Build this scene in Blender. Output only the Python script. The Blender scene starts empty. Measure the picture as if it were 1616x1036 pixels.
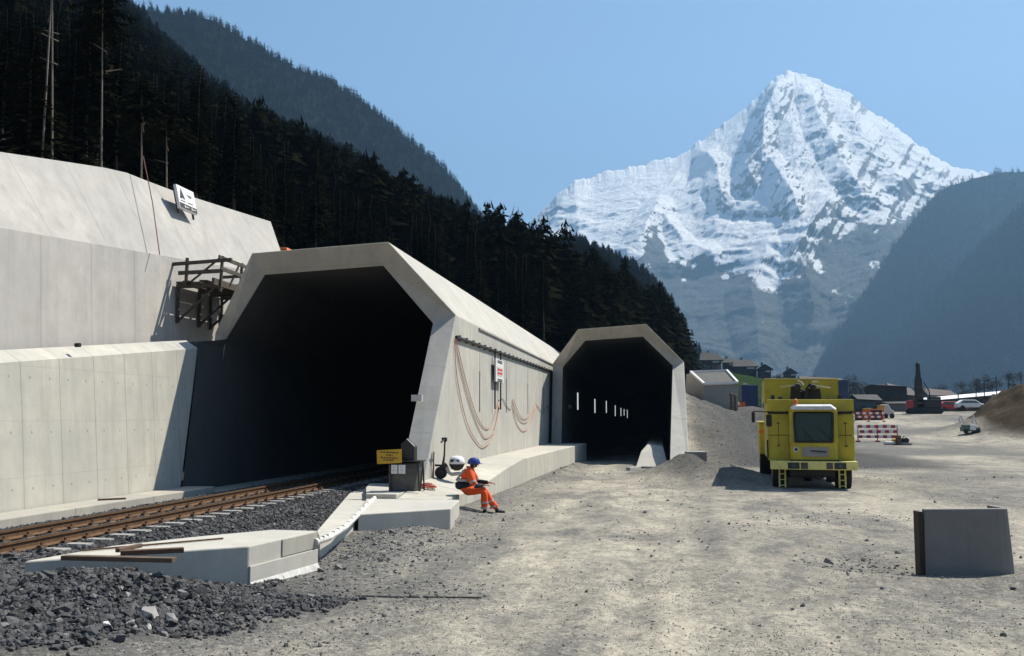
import bpy, bmesh, math, random
import numpy as np
from mathutils import Vector, Matrix
random.seed(7)
RNG = np.random.default_rng(11)
SC = bpy.context.scene
COL = SC.collection
R = math.radians

# ------------------------------------------------------------------ camera
FPX, EYE = 1520.0, 2.35                       # focal length in photo pixels (1616 wide), eye height
PITCH = math.atan(142 / FPX)
YAW = math.atan((1045 - 808) * math.cos(PITCH) / FPX)
cam_d = bpy.data.cameras.new('camera')
cam_d.sensor_width = 36; cam_d.lens = 36 * FPX / 1616
cam_d.clip_start = 0.1; cam_d.clip_end = 40000
cam = bpy.data.objects.new('camera', cam_d); COL.objects.link(cam)
cam.location = (0, 0, EYE); cam.rotation_euler = (math.pi / 2 + PITCH, 0, YAW)
SC.camera = cam
# ------------------------------------------------------------------ sky, sun, exposure
SUN = Vector((0.55, 0.50, 1.0)).normalized()
SUN_EL = math.asin(SUN.z); SUN_AZ = math.atan2(SUN.x, SUN.y)     # azimuth from +Y towards +X
w = bpy.data.worlds.new("World"); SC.world = w; w.use_nodes = True
nt = w.node_tree; bg = nt.nodes['Background']
sky = nt.nodes.new('ShaderNodeTexSky'); sky.sky_type = 'NISHITA'; sky.sun_disc = False
sky.sun_elevation = SUN_EL; sky.sun_rotation = SUN_AZ; sky.altitude = 500
sky.air_density = 1.0; sky.dust_density = 0.9; sky.ozone_density = 3.0
nt.links.new(sky.outputs[0], bg.inputs[0]); bg.inputs[1].default_value = 0.068
sl = bpy.data.lights.new('sun', 'SUN'); sl.energy = 5.0; sl.angle = R(0.53); sl.color = (1.0, 0.935, 0.82)
so = bpy.data.objects.new('sun', sl); COL.objects.link(so)
so.rotation_euler = (-SUN).to_track_quat('-Z', 'Y').to_euler()
vs = SC.view_settings; vs.view_transform = 'Standard'; vs.look = 'None'; vs.gamma = 1.0
vs.use_curve_mapping = False; vs.exposure = 0.93
SC.cycles.use_denoising = True
SC.cycles.volume_bounces = 0
SC.cycles.max_bounces = 6; SC.cycles.diffuse_bounces = 1
HAZE = 1.6e-4

# ------------------------------------------------------------------ where a sight line of the photo meets a real plane
cp, sp, ct, st = math.cos(YAW), math.sin(YAW), math.cos(PITCH), math.sin(PITCH)
RT = np.array((cp, sp, 0)); FW = np.array((-sp * ct, cp * ct, st)); UP = np.array((sp * st, -cp * st, ct))
def ray(x, y): return FW + (x - 808) / FPX * RT + (518 - y) / FPX * UP
def atZ(x, y, z=0.): d = ray(x, y); t = (z - EYE) / d[2]; return Vector((d[0] * t, d[1] * t, z))
def atX(x, y, X): d = ray(x, y); t = X / d[0]; return Vector((X, d[1] * t, EYE + d[2] * t))
def atY(x, y, Y): d = ray(x, y); t = Y / d[1]; return Vector((d[0] * t, Y, EYE + d[2] * t))

# ------------------------------------------------------------------ noise
def _h(i, j, s):
    n = (i.astype(np.int64) * 374761393 + j.astype(np.int64) * 668265263 + s * 1442695041) & 0x7fffffff
    n = ((n ^ (n >> 13)) * 1274126177) & 0x7fffffff
    return ((n ^ (n >> 16)) & 0xffff) / 65535.0
def vn(x, y, s=0):
    x = np.asarray(x, float); y = np.asarray(y, float)
    i = np.floor(x); j = np.floor(y); f = x - i; g = y - j
    f = f * f * f * (f * (f * 6 - 15) + 10); g = g * g * g * (g * (g * 6 - 15) + 10)
    a = _h(i, j, s); b = _h(i + 1, j, s); c = _h(i, j + 1, s); d = _h(i + 1, j + 1, s)
    return (a + (b - a) * f + (c - a) * g + (a - b - c + d) * f * g) * 2 - 1
def fbm(x, y, o=5, s=0, gain=.5, lac=2.03):
    t = 0; a = 1.; n = 0
    for k in range(o):
        t = t + a * vn(x, y, s + k * 17); n += a
        x = x * lac + 3.7; y = y * lac - 1.3; a *= gain
    return t / n
def ridged(x, y, o=5, s=0, gain=.55):
    t = 0; a = 1.; n = 0
    for k in range(o):
        t = t + a * (1 - np.abs(vn(x, y, s + k * 13)) * 2); n += a
        x = x * 2.07 + 1.7; y = y * 2.07 + 9.2; a *= gain
    return t / n
def sstep(a, b, x):
    t = np.clip((np.asarray(x, float) - a) / (b - a), 0, 1); return t * t * (3 - 2 * t)

# ------------------------------------------------------------------ materials
class NB:
    def __init__(s, name, rough=.8, metal=0.):
        s.m = bpy.data.materials.new(name); s.m.use_nodes = True; s.t = s.m.node_tree
        s.b = s.t.nodes['Principled BSDF']; s.b.inputs['Roughness'].default_value = rough
        s.b.inputs['Metallic'].default_value = metal
        s.pos = s.n('ShaderNodeNewGeometry').outputs['Position']
    def n(s, t, **k):
        o = s.t.nodes.new(t)
        for a, b in k.items(): setattr(o, a, b)
        return o
    def put(s, inp, v):
        if isinstance(v, bpy.types.NodeSocket): s.t.links.new(v, inp)
        elif isinstance(v, (tuple, list)) and len(v) == 3 and inp.type == 'RGBA': inp.default_value = (*v, 1)
        else: inp.default_value = v
    def obj(s): return s.n('ShaderNodeTexCoord').outputs['Object']
    def scale(s, v, sc):
        o = s.n('ShaderNodeMapping'); s.put(o.inputs[0], v); o.inputs['Scale'].default_value = sc; return o.outputs[0]
    def noise(s, sc, det=4, vec=None, rough=.55, dist=0):
        o = s.n('ShaderNodeTexNoise'); s.put(o.inputs['Vector'], vec or s.pos)
        o.inputs['Scale'].default_value = sc; o.inputs['Detail'].default_value = det
        o.inputs['Roughness'].default_value = rough; o.inputs['Distortion'].default_value = dist
        return o.outputs['Fac']
    def voro(s, sc, vec=None, feat='F1', out='Distance'):
        o = s.n('ShaderNodeTexVoronoi', feature=feat); s.put(o.inputs['Vector'], vec or s.pos)
        o.inputs['Scale'].default_value = sc; return o.outputs[out]
    def ramp(s, v, a, b, lo=0., hi=1.):
        o = s.n('ShaderNodeMapRange'); o.clamp = True; s.put(o.inputs['Value'], v)
        for i, x in zip((1, 2, 3, 4), (a, b, lo, hi)): o.inputs[i].default_value = x
        return o.outputs[0]
    def math(s, op, a, b=0., c=0.):
        o = s.n('ShaderNodeMath', operation=op)
        for i, x in enumerate((a, b, c)): s.put(o.inputs[i], x)
        return o.outputs[0]
    def mix(s, f, a, b, mode='MIX'):
        o = s.n('ShaderNodeMix', data_type='RGBA', blend_type=mode)
        s.put(o.inputs[0], f); s.put(o.inputs[6], a); s.put(o.inputs[7], b); return o.outputs[2]
    def attr(s, name): return s.n('ShaderNodeAttribute', attribute_name=name).outputs['Fac']
    def sep(s, v=None):
        o = s.n('ShaderNodeSeparateXYZ'); s.put(o.inputs[0], v or s.pos); return o.outputs
    def col(s, v): s.put(s.b.inputs['Base Color'], v); return s
    def bump(s, h, st=.5, d=.02):
        o = s.n('ShaderNodeBump'); s.put(o.inputs['Height'], h); o.inputs['Strength'].default_value = st
        o.inputs['Distance'].default_value = d; s.t.links.new(o.outputs[0], s.b.inputs['Normal']); return s

def basic(name, c, rough=.7, metal=0., var=.25, sc=6., dirt=None, bump=.15):
    """plain coloured surface with patchy wear"""
    k = NB(name, rough, metal); v = k.obj()
    n = k.noise(sc, 5, v)
    base = k.mix(k.ramp(n, .3, .7), tuple(x * (1 - var) for x in c), tuple(min(1, x * (1 + var)) for x in c))
    if dirt:
        d = k.noise(sc * .6, 6, v, .7)
        base = k.mix(k.ramp(d, .52, .72, 0, .8), base, dirt)
    k.col(base); k.put(k.b.inputs['Roughness'], k.ramp(n, .2, .8, rough * .85, min(1, rough * 1.15)))
    if bump: k.bump(k.noise(sc * 8, 4, v), bump, .01)
    return k.m

def concrete(name, c, joint_y=0., joint_z=0., jy=.75, ties=False, boards=0., stain=.5, warm=(1, .97, .9), zoff=0., jz=.45):
    k = NB(name, .88); X, Y, Z = k.sep()
    big = k.noise(.35, 5, None, .6); mid = k.noise(2.2, 6, None, .65); fine = k.noise(38, 3)
    a = tuple(x * .80 for x in c); b = tuple(min(1, x * 1.10 * wv) for x, wv in zip(c, warm))
    base = k.mix(k.ramp(big, .32, .68), a, b)
    base = k.mix(k.ramp(mid, .38, .70, 0, .5), base, tuple(x * .68 * q for x, q in zip(c, (1, .97, .9))))
    # run-off streaks
    stv = k.scale(k.pos, (1.6, 1.6, .09)); sn = k.noise(1.4, 6, stv, .7)
    base = k.mix(k.ramp(sn, .47, .74, 0, stain), base, tuple(x * .55 for x in c))
    base = k.mix(k.ramp(fine, .3, .75, 0, .22), base, tuple(x * .6 for x in c))
    pits = k.voro(9); base = k.mix(k.ramp(pits, .03, .06, .45, 0), base, tuple(x * .35 for x in c))
    h = fine
    wob = k.math('MULTIPLY', k.noise(1.5, 2), .02)
    if joint_y:
        m = k.math('PINGPONG', k.math('ADD', Y, wob), joint_y / 2)
        ln = k.ramp(m, .008, .022, jy, 0); base = k.mix(ln, base, tuple(x * .3 for x in c))
        m2 = k.math('FLOOR', k.math('DIVIDE', Y, joint_y)); wn = k.n('ShaderNodeTexWhiteNoise', noise_dimensions='1D')
        k.put(wn.inputs['W'], m2); base = k.mix(k.ramp(wn.outputs[0], 0, 1, 0, .16), base, tuple(x * .6 for x in c))
    if joint_z:
        m = k.math('PINGPONG', k.math('ADD', k.math('ADD', Z, zoff), wob), joint_z / 2)
        base = k.mix(k.ramp(m, .006, .02, jz, 0), base, tuple(x * .4 for x in c))
    if ties:
        dy = k.math('PINGPONG', Y, .33); dz = k.math('PINGPONG', k.math('ADD', Z, .25 + zoff), .575)
        d = k.math('SQRT', k.math('ADD', k.math('MULTIPLY', dy, dy), k.math('MULTIPLY', dz, dz)))
        base = k.mix(k.ramp(d, .02, .035, .55, 0), base, tuple(x * .25 for x in c))
    if boards:
        m = k.math('PINGPONG', Y, boards / 2)
        base = k.mix(k.ramp(m, .0, .014, .4, 0), base, tuple(x * .5 for x in c))
    k.col(base); k.bump(k.math('ADD', k.math('MULTIPLY', fine, .5), mid), .25, .02)
    return k.m

M = {}
CB = (.56, .545, .49)
M['wall'] = concrete('wall_concrete', CB, joint_y=1.3, joint_z=1.15, ties=True, stain=.6, jz=.15, jy=.5)
M['upper'] = concrete('upper_concrete', (.47, .455, .425), joint_y=2.4, jy=.4, stain=.5, warm=(1, .98, .95))
M['lower'] = concrete('band_concrete', (.52, .50, .47), joint_y=2.1, joint_z=0, jy=.4, stain=.5, warm=(1, .97, .94))
M['tunnel'] = concrete('tunnel_concrete', (.54, .525, .48), joint_y=6.1, boards=.5, stain=.5)
M['shade_lining'] = concrete('tunnel_shade_lining', (.085, .083, .08), joint_y=6.1, stain=.5, warm=(1, 1, 1))  # concrete darkened so the bores' shade sits in the colour
M['slab'] = concrete('slab_concrete', (.55, .535, .49), stain=.2)
M['grey'] = concrete('grey_concrete', (.36, .345, .32), stain=.4, warm=(1, 1, 1))
M['precast'] = concrete('precast_concrete', (.27, .262, .25), stain=.45)
M['shadedend'] = basic('shaded_end_brown', (.045, .033, .022), .85, 0, .35, 6)  # shade on the precast piece's left end, put into dark brown
M['kerb'] = concrete('kerb_concrete', (.47, .45, .40), joint_y=3.1, stain=.55)
M['plat'] = concrete('platform_concrete', (.55, .53, .47), joint_y=1.02, stain=.25)
M['darkmetal'] = basic('dark_steel', (.035, .034, .032), .55, .3, .3, 9)
M['rust'] = basic('rusty_steel', (.13, .075, .042), .85, .2, .35, 14, dirt=(.07, .05, .04))
M['railside'] = basic('rail_rust', (.13, .068, .030), .8, .2, .3, 9, dirt=(.09, .05, .03))
M['timber'] = basic('weathered_timber', (.13, .085, .055), .85, 0, .35, 7, dirt=(.05, .04, .03))
M['scaf'] = basic('scaffold_wood', (.085, .068, .052), .85, 0, .4, 6, dirt=(.03, .025, .02))
M['yellow'] = basic('yellow_paint', (.47, .39, .026), .5, 0, .2, 1.6, dirt=(.27, .23, .10), bump=.05)
M['palesunyellow'] = basic('pale_sunlit_yellow', (.78, .72, .22), .5, 0, .1, 4, dirt=(.4, .37, .2), bump=.03)  # paler copy of the yellow, also painting the sunlit bumper and top edge
M['black'] = basic('black_rubber', (.018, .018, .019), .75, 0, .3, 20)
M['white'] = basic('white_paint', (.78, .78, .76), .5, 0, .05, 4, bump=.02)
M['offwhite'] = basic('dirty_white', (.62, .61, .57), .7, 0, .15, 9, dirt=(.3, .29, .27))
M['signyellow'] = basic('sign_yellow', (.55, .33, .02), .5, 0, .1, 5)
M['ink'] = basic('dark_lettering', (.03, .03, .03), .6, 0, .1, 5, bump=0)
M['redink'] = basic('red_lettering', (.55, .05, .04), .6, 0, .1, 5, bump=0)
M['red'] = basic('red_paint', (.45, .04, .035), .5, 0, .2, 6)
M['orange'] = basic('orange_plastic', (.75, .17, .03), .55, 0, .15, 8)
M['cable'] = basic('orange_cable_sheath', (.55, .27, .17), .6, 0, .15, 8, bump=0)
M['coil'] = basic('red_hose', (.45, .09, .05), .6, 0, .2, 20)
M['box'] = basic('grey_tarpaulin', (.085, .082, .075), .75, 0, .45, 4, dirt=(.04, .04, .04))
M['hivis'] = basic('hi_vis_orange', (.85, .10, .012), .75, 0, .12, 10, dirt=(.6, .09, .02))
M['navy'] = basic('navy_cloth', (.012, .014, .025), .85, 0, .3, 12)
M['stripe'] = basic('reflective_tape', (.42, .40, .38), .4, 0, .1, 20)
M['skin'] = basic('skin', (.48, .27, .19), .55, 0, .08, 20, bump=.05)
M['hair'] = basic('hair', (.04, .028, .02), .7, 0, .3, 40)
M['helmet'] = basic('blue_helmet', (.018, .045, .22), .28, 0, .08, 8, bump=0)
M['blue'] = basic('blue_paint', (.03, .06, .16), .5, 0, .3, 2, dirt=(.05, .05, .06))
M['grass'] = None
def glass():
    k = NB('dark_glass', .05); k.col((.20, .30, .29)); k.b.inputs['IOR'].default_value = 1.45
    k.b.inputs['Transmission Weight'].default_value = .75
    return k.m
M['glass'] = glass()
def glow_mat(name, c, e):
    k = NB(name, .5); k.col(c); k.put(k.b.inputs['Emission Color'], c); k.b.inputs['Emission Strength'].default_value = e; return k.m
M['strip'] = glow_mat('glow_strip', (.95, .97, 1.), .35)  # white strips given a faint glow of their own
def rock_mat():
    k = NB('ballast_stone', .85); rnd = k.attr('tone')
    c = k.mix(rnd, (.019, .0195, .021), (.10, .10, .102))
    c = k.mix(k.ramp(rnd, .955, .995), c, (.26, .25, .235))
    c = k.mix(k.ramp(k.noise(30, 3), .4, .8, 0, .6), c, (.09, .085, .08))
    k.col(c); k.bump(k.noise(60, 3), .4, .01); return k.m
M['ballast'] = rock_mat()
def gravel_mat():
    k = NB('gravel_stone', .9); rnd = k.attr('tone')
    c = k.mix(rnd, (.09, .089, .086), (.25, .24, .22)); k.col(c); k.bump(k.noise(50, 3), .3, .01); return k.m
M['gravel'] = gravel_mat()
def leaf_mat(name, a, b):
    k = NB(name, .75); oi = k.n('ShaderNodeObjectInfo').outputs['Random']
    n = k.noise(.6, 3); f = k.math('ADD', k.math('MULTIPLY', oi, .5), k.math('MULTIPLY', k.ramp(n, .3, .7), .5))
    k.col(k.mix(f, a, b)); k.b.inputs['Specular IOR Level'].default_value = 0.; return k.m
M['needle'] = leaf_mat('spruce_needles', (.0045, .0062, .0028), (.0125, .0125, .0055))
M['bark'] = basic('bark', (.055, .045, .036), .9, 0, .4, 5)
M['palebark'] = basic('pale_bark', (.20, .165, .13), .9, 0, .35, 3)
M['twig'] = basic('bare_twigs', (.045, .038, .033), .9, 0, .3, 3)

# ------------------------------------------------------------------ mesh building
class MB:
    def __init__(s): s.v = []; s.f = []
    def add(s, vs, fs):
        n = len(s.v); s.v += [tuple(p) for p in vs]; s.f += [tuple(i + n for i in f) for f in fs]; return s
    def box(s, c, d, rz=0., mat=None, taper=1.):
        x, y, z = (k / 2 for k in d); m = mat or Matrix.Rotation(rz, 3, 'Z'); c = Vector(c)
        vs = []
        for k, (a, b, e) in enumerate(((-1, -1, -1), (1, -1, -1), (1, 1, -1), (-1, 1, -1), (-1, -1, 1), (1, -1, 1), (1, 1, 1), (-1, 1, 1))):
            tp = taper if e > 0 else 1
            vs.append(c + m @ Vector((a * x * tp, b * y * tp, e * z)))
        return s.add(vs, ((3, 2, 1, 0), (4, 5, 6, 7), (0, 1, 5, 4), (1, 2, 6, 5), (2, 3, 7, 6), (3, 0, 4, 7)))
    def prism(s, poly, z0, z1, top=None):
        """poly: xy loop (counter-clockwise); z0, z1 numbers or per-vertex lists"""
        n = len(poly); a = z0 if hasattr(z0, '__len__') else [z0] * n; b = z1 if hasattr(z1, '__len__') else [z1] * n
        tp = top or poly
        vs = [(p[0], p[1], a[i]) for i, p in enumerate(poly)] + [(p[0], p[1], b[i]) for i, p in enumerate(tp)]
        fs = [tuple(range(n - 1, -1, -1)), tuple(range(n, 2 * n))] + [(i, (i + 1) % n, n + (i + 1) % n, n + i) for i in range(n)]
        return s.add(vs, fs)
    def extr(s, loop, vec):
        """3D loop swept along a vector"""
        n = len(loop); L = [Vector(p) for p in loop]; v = Vector(vec)
        return s.add(L + [p + v for p in L], [tuple(range(n - 1, -1, -1)), tuple(range(n, 2 * n))] + [(i, (i + 1) % n, n + (i + 1) % n, n + i) for i in range(n)])
    def tube(s, pts, r, n=8, cap=True):
        P = [Vector(p) for p in pts]; rr = r if hasattr(r, '__len__') else [r] * len(P)
        T = [(P[min(i + 1, len(P) - 1)] - P[max(i - 1, 0)]).normalized() for i in range(len(P))]
        up = Vector((0, 0, 1)) if abs(T[0].z) < .9 else Vector((1, 0, 0)); vs = []
        a = T[0].cross(up).normalized()
        for i, p in enumerate(P):
            a = (a - T[i] * a.dot(T[i])).normalized(); b = T[i].cross(a)
            for k in range(n):
                t = 2 * math.pi * k / n; vs.append(p + (a * math.cos(t) + b * math.sin(t)) * rr[i])
        fs = [(i * n + k, i * n + (k + 1) % n, (i + 1) * n + (k + 1) % n, (i + 1) * n + k) for i in range(len(P) - 1) for k in range(n)]
        if cap: fs += [tuple(range(n - 1, -1, -1)), tuple((len(P) - 1) * n + k for k in range(n))]
        return s.add(vs, fs)
    def bar(s, a, b, w_, h_=None):
        a, b = Vector(a), Vector(b); h_ = h_ or w_; d = b - a; L = d.length; d.normalize()
        up = Vector((0, 0, 1)) if abs(d.z) < .95 else Vector((0, 1, 0))
        x = d.cross(up).normalized(); z = x.cross(d)
        return s.box((a + b) / 2, (w_, L, h_), mat=Matrix((x, d, z)).transposed())
    def lathe(s, prof, axis_o, axis='Z', n=20):
        """prof: (radius, offset along axis)"""
        o = Vector(axis_o); vs = []
        for r, h in prof:
            for k in range(n):
                t = 2 * math.pi * k / n; c, q = r * math.cos(t), r * math.sin(t)
                vs.append(o + (Vector((c, q, h)) if axis == 'Z' else Vector((h, c, q)) if axis == 'X' else Vector((c, h, -q))))
        m = len(prof)
        fs = [(i * n + k, i * n + (k + 1) % n, (i + 1) * n + (k + 1) % n, (i + 1) * n + k) for i in range(m - 1) for k in range(n)]
        fs += [tuple(range(n - 1, -1, -1)), tuple((m - 1) * n + k for k in range(n))]
        return s.add(vs, fs)
    def build(s, name, m, parent=None, bevel=0., smooth=False, ninv=True):
        me = bpy.data.meshes.new(name); me.from_pydata(s.v, [], s.f); me.update()
        bm = bmesh.new(); bm.from_mesh(me); bmesh.ops.recalc_face_normals(bm, faces=bm.faces); bm.to_mesh(me); bm.free()
        return finish(name, me, m, parent, bevel, smooth, ninv)

def finish(name, me, m, parent=None, bevel=0., smooth=False, ninv=True):
    o = bpy.data.objects.new(name, me); COL.objects.link(o)
    for mm in (m if isinstance(m, (list, tuple)) else [m]):
        if mm: me.materials.append(mm)
    if smooth: me.polygons.foreach_set('use_smooth', [True] * len(me.polygons))
    if bevel:
        b = o.modifiers.new('bevel', 'BEVEL'); b.width = bevel; b.segments = 2; b.limit_method = 'ANGLE'; b.angle_limit = R(35)
    if parent is not None:
        o.parent = parent
        if ninv:   # parts were modelled in world coordinates
            top = parent; mt = Matrix.Identity(4)
            while top is not None: mt = top_matrix(top) @ mt if top.parent is None else mt; top = top.parent
            if parent.parent is None: o.matrix_parent_inverse = top_matrix(parent).inverted()
    return o
def top_matrix(o): return Matrix.LocRotScale(o.location, o.rotation_euler, o.scale)
def tag(o, label, cat, group=None):
    o['label'] = label; o['category'] = cat
    if group: o['group'] = group
    return o
def kind(o, k): o['kind'] = k; return o
def thing(name, label, cat, loc=(0, 0, 0), rz=0., group=None):
    o = bpy.data.objects.new(name, None); COL.objects.link(o); o.empty_display_size = .3
    o.location = loc; o.rotation_euler = (0, 0, rz); return tag(o, label, cat, group)
def dup(root, loc, rz=0., label=None, group=None, sc=None):
    def cp_(o, par):
        c = o.copy(); COL.objects.link(c); c.parent = par
        for ch in list(o.children): cp_(ch, c)
        return c
    r = cp_(root, None); r.location = loc; r.rotation_euler = (0, 0, rz)
    if sc: r.scale = sc
    if label: r['label'] = label
    if group: r['group'] = group
    return r
def npmesh(name, V, Fc, m, attrs=None, smooth=False, parent=None):
    """fast mesh from arrays: V (n,3), Fc (k,3 or 4)"""
    V = np.ascontiguousarray(V, np.float32); Fc = np.ascontiguousarray(Fc, np.int32); q = Fc.shape[1]
    me = bpy.data.meshes.new(name); me.vertices.add(len(V)); me.vertices.foreach_set('co', V.ravel())
    me.loops.add(Fc.size); me.loops.foreach_set('vertex_index', Fc.ravel())
    me.polygons.add(len(Fc)); me.polygons.foreach_set('loop_start', np.arange(0, Fc.size, q, dtype=np.int32))
    me.polygons.foreach_set('use_smooth', np.full(len(Fc), smooth)); me.update(calc_edges=True)
    for k, a in (attrs or {}).items():
        at = me.attributes.new(k, 'FLOAT', 'POINT'); at.data.foreach_set('value', np.ascontiguousarray(a, np.float32))
    return finish(name, me, m, parent)
def gridfaces(nu, nv):
    i = np.arange(nu * nv).reshape(nu, nv)
    return np.stack([i[:-1, :-1], i[1:, :-1], i[1:, 1:], i[:-1, 1:]], -1).reshape(-1, 4)

# ------------------------------------------------------------------ ground
def g(X, Y, detail=True):
    X = np.asarray(X, float); Y = np.asarray(Y, float)
    z = np.zeros_like(X + Y)
    road = sstep(-5.2, -3.4, X)
    if detail:
        z = z + .04 * fbm(X * .2, Y * .16, 3, 3) + .016 * fbm(X * 1.7, Y * 1.4, 4, 8) * sstep(120, 30, Y)
        # wheel ruts running out of the far tunnel, towards the viewer
        for cx, k in ((-2.9, .02), (-1.2, .02), (.9, -.035), (2.4, -.045)):
            c = cx + k * (55 - Y) + .25 * vn(Y * .07, cx * 3.1)
            z = z - .018 * np.exp(-((X - c) / .22) ** 2) + .008 * np.exp(-((np.abs(X - c) - .42) / .16) ** 2)
    # track bed: ballast shoulder inside and in front of the near tunnel
    bed = (1 - sstep(1.55, 3.0, np.abs(X + 9.85))) * (1 - sstep(96, 98, Y)) * sstep(-14, -13, X)
    z = np.maximum(z, z * (1 - bed) + .385 * bed)
    left = (1 - sstep(-6.6, -4.6, X)) * (1 - sstep(24.2, 25.4, Y)) * sstep(-14, -13, X)
    z = np.maximum(z, z * (1 - left) + .17 * left)
    # crushed stone heap in front of the slab
    nz = 1 + .25 * fbm(X * 1.1, Y * 1.1, 3, 5)
    z = z + nz * .34 * np.exp(-(((X + 6.75 - .5 * (Y - 10.5)) / 1.5) ** 2 + ((Y - 10.6) / 1.05) ** 2))
    z = z + nz * .16 * np.exp(-(((X + 6.2) / 1.8) ** 2 + ((Y - 8.8) / 1.1) ** 2))
    # rubble along the platform foot, bank in front of the slab
    z = z + .16 * np.exp(-((X + 5.0 - .028 * (Y - 20)) / .45) ** 2) * sstep(15.5, 18.5, Y) * (1 - sstep(50, 53, Y))
    # dirt ridge between the block and the slab
    z = z + .10 * nz * np.exp(-(((X + 4.6 + .2 * (Y - 15.5)) / .5) ** 2 + ((Y - 15.8) / 1.4) ** 2))
    # heap round the right leg of the far tunnel
    z = z + (.78 * np.exp(-(((X - .9) / 1.35) ** 2 + ((Y - 41.0) / 2.6) ** 2)) + .45 * np.exp(-(((X - 2.4) / 1.6) ** 2 + ((Y - 38.0) / 2.5) ** 2))) * nz * (1 - sstep(43.8, 45.6, Y) * (1 - sstep(1.0, 1.6, X)))
    # bank of excavated rock beside the far tunnel
    wb = .8 * fbm(Y * .2, X * .2, 3, 9)
    bk = sstep(47, 77, Y + 3 * wb) * (1 - sstep(8.0, 12.0, X + wb)) * sstep(.85, 1.15, X) * (1 - .45 * sstep(100, 130, Y)) * (.82 + .36 * (1 - sstep(1.6, 5.5, X)))
    z = z + 3.4 * bk * (1 + .16 * fbm(X * .5, Y * .3, 4, 6))
    # back of the yard climbs to the road
    up = sstep(62, 165, Y) * sstep(2.5, 7, X)
    z = z + 3.4 * up
    # brown soil mound on the right
    md = np.exp(-(((X - 37.2 - .10 * (Y - 90)) / 7.4) ** 4)) * np.exp(-((Y - 99) / 9.5) ** 4)
    z = z + 4.3 * md * (1 + .30 * fbm(X * .6, Y * .4, 5, 4)) + .9 * np.exp(-(((X - 28.8) / 2.2) ** 2 + ((Y - 97) / 5) ** 2))
    # hollow beside the precast piece
    z = z - .20 * np.exp(-(((X - 3.35) / .55) ** 2 + ((Y - 16.7) / 1.0) ** 2)) + .09 * np.exp(-(((X - 3.1) / .7) ** 2 + ((Y - 15.2) / .5) ** 2))
    z = z + .07 * np.exp(-(((X - 5.0) / .9) ** 2 + ((Y - 14.9) / .35) ** 2))
    return z
def gz(x, y): return float(g(np.array([x]), np.array([y]), True)[0])

def ground_mat():
    k = NB('site_ground', .95)
    dust = k.attr('dust'); soil = k.attr('soil'); bal = k.attr('stone')
    v = k.scale(k.pos, (1.0, .55, 1.0))
    big = k.noise(.22, 6, v, .62, .6); mid = k.noise(1.3, 6, v, .7, .4); fine = k.noise(22, 4); grit = k.noise(75, 2); clod = k.voro(5.5, k.scale(k.pos, (1, .8, 1)))
    f = k.math('ADD', k.math('MULTIPLY', k.ramp(big, .40, .60), .55), k.math('MULTIPLY', k.ramp(mid, .40, .62), .45))
    f = k.math('MULTIPLY', f, k.ramp(dust, 0, 1.15, .08, 1.3))
    c = k.mix(f, (.13, .127, .12), (.57, .51, .395))
    c = k.mix(k.ramp(k.noise(5.5, 7, v, .78), .46, .66, 0, .6), c, (.115, .115, .114))
    c = k.mix(k.ramp(fine, .45, .75, 0, .5), c, (.16, .155, .14))
    c = k.mix(k.ramp(grit, .55, .8, 0, .55), c, (.07, .07, .068))
    peb = k.voro(14); c = k.mix(k.ramp(peb, .1, .2, .35, 0), c, (.10, .10, .10))
    lane = k.ramp(dust, .55, 1.1, 1., .35)
    for sc_, am in ((9., .32), (26., .5)):
        vo = k.n('ShaderNodeTexVoronoi'); k.put(vo.inputs['Vector'], k.pos); vo.inputs['Scale'].default_value = sc_; vo.inputs['Randomness'].default_value = 1.
        rv = k.sep(vo.outputs['Color'])[0]
        c = k.mix(k.math('MULTIPLY', k.ramp(rv, .62, .97, 0, am), lane), c, (.085, .085, .084)); c = k.mix(k.ramp(rv, .30, .02, 0, am * .8), c, (.46, .43, .36))
    c = k.mix(k.ramp(k.noise(9, 5, v, .8), .5, .62, 0, .5), c, (.12, .118, .112))
    so_ = k.mix(k.ramp(k.noise(1.2, 6, None, .7), .3, .7), (.026, .019, .011), (.085, .056, .030))
    c = k.mix(soil, c, so_)
    c = k.mix(bal, c, (.035, .036, .039))
    k.col(c); k.b.inputs['Specular IOR Level'].default_value = .1
    h = k.math('ADD', k.math('MULTIPLY', fine, .6), k.math('ADD', k.math('MULTIPLY', grit, .3), mid))
    k.bump(h, .9, .05); return k.m
M['ground'] = ground_mat()
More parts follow.
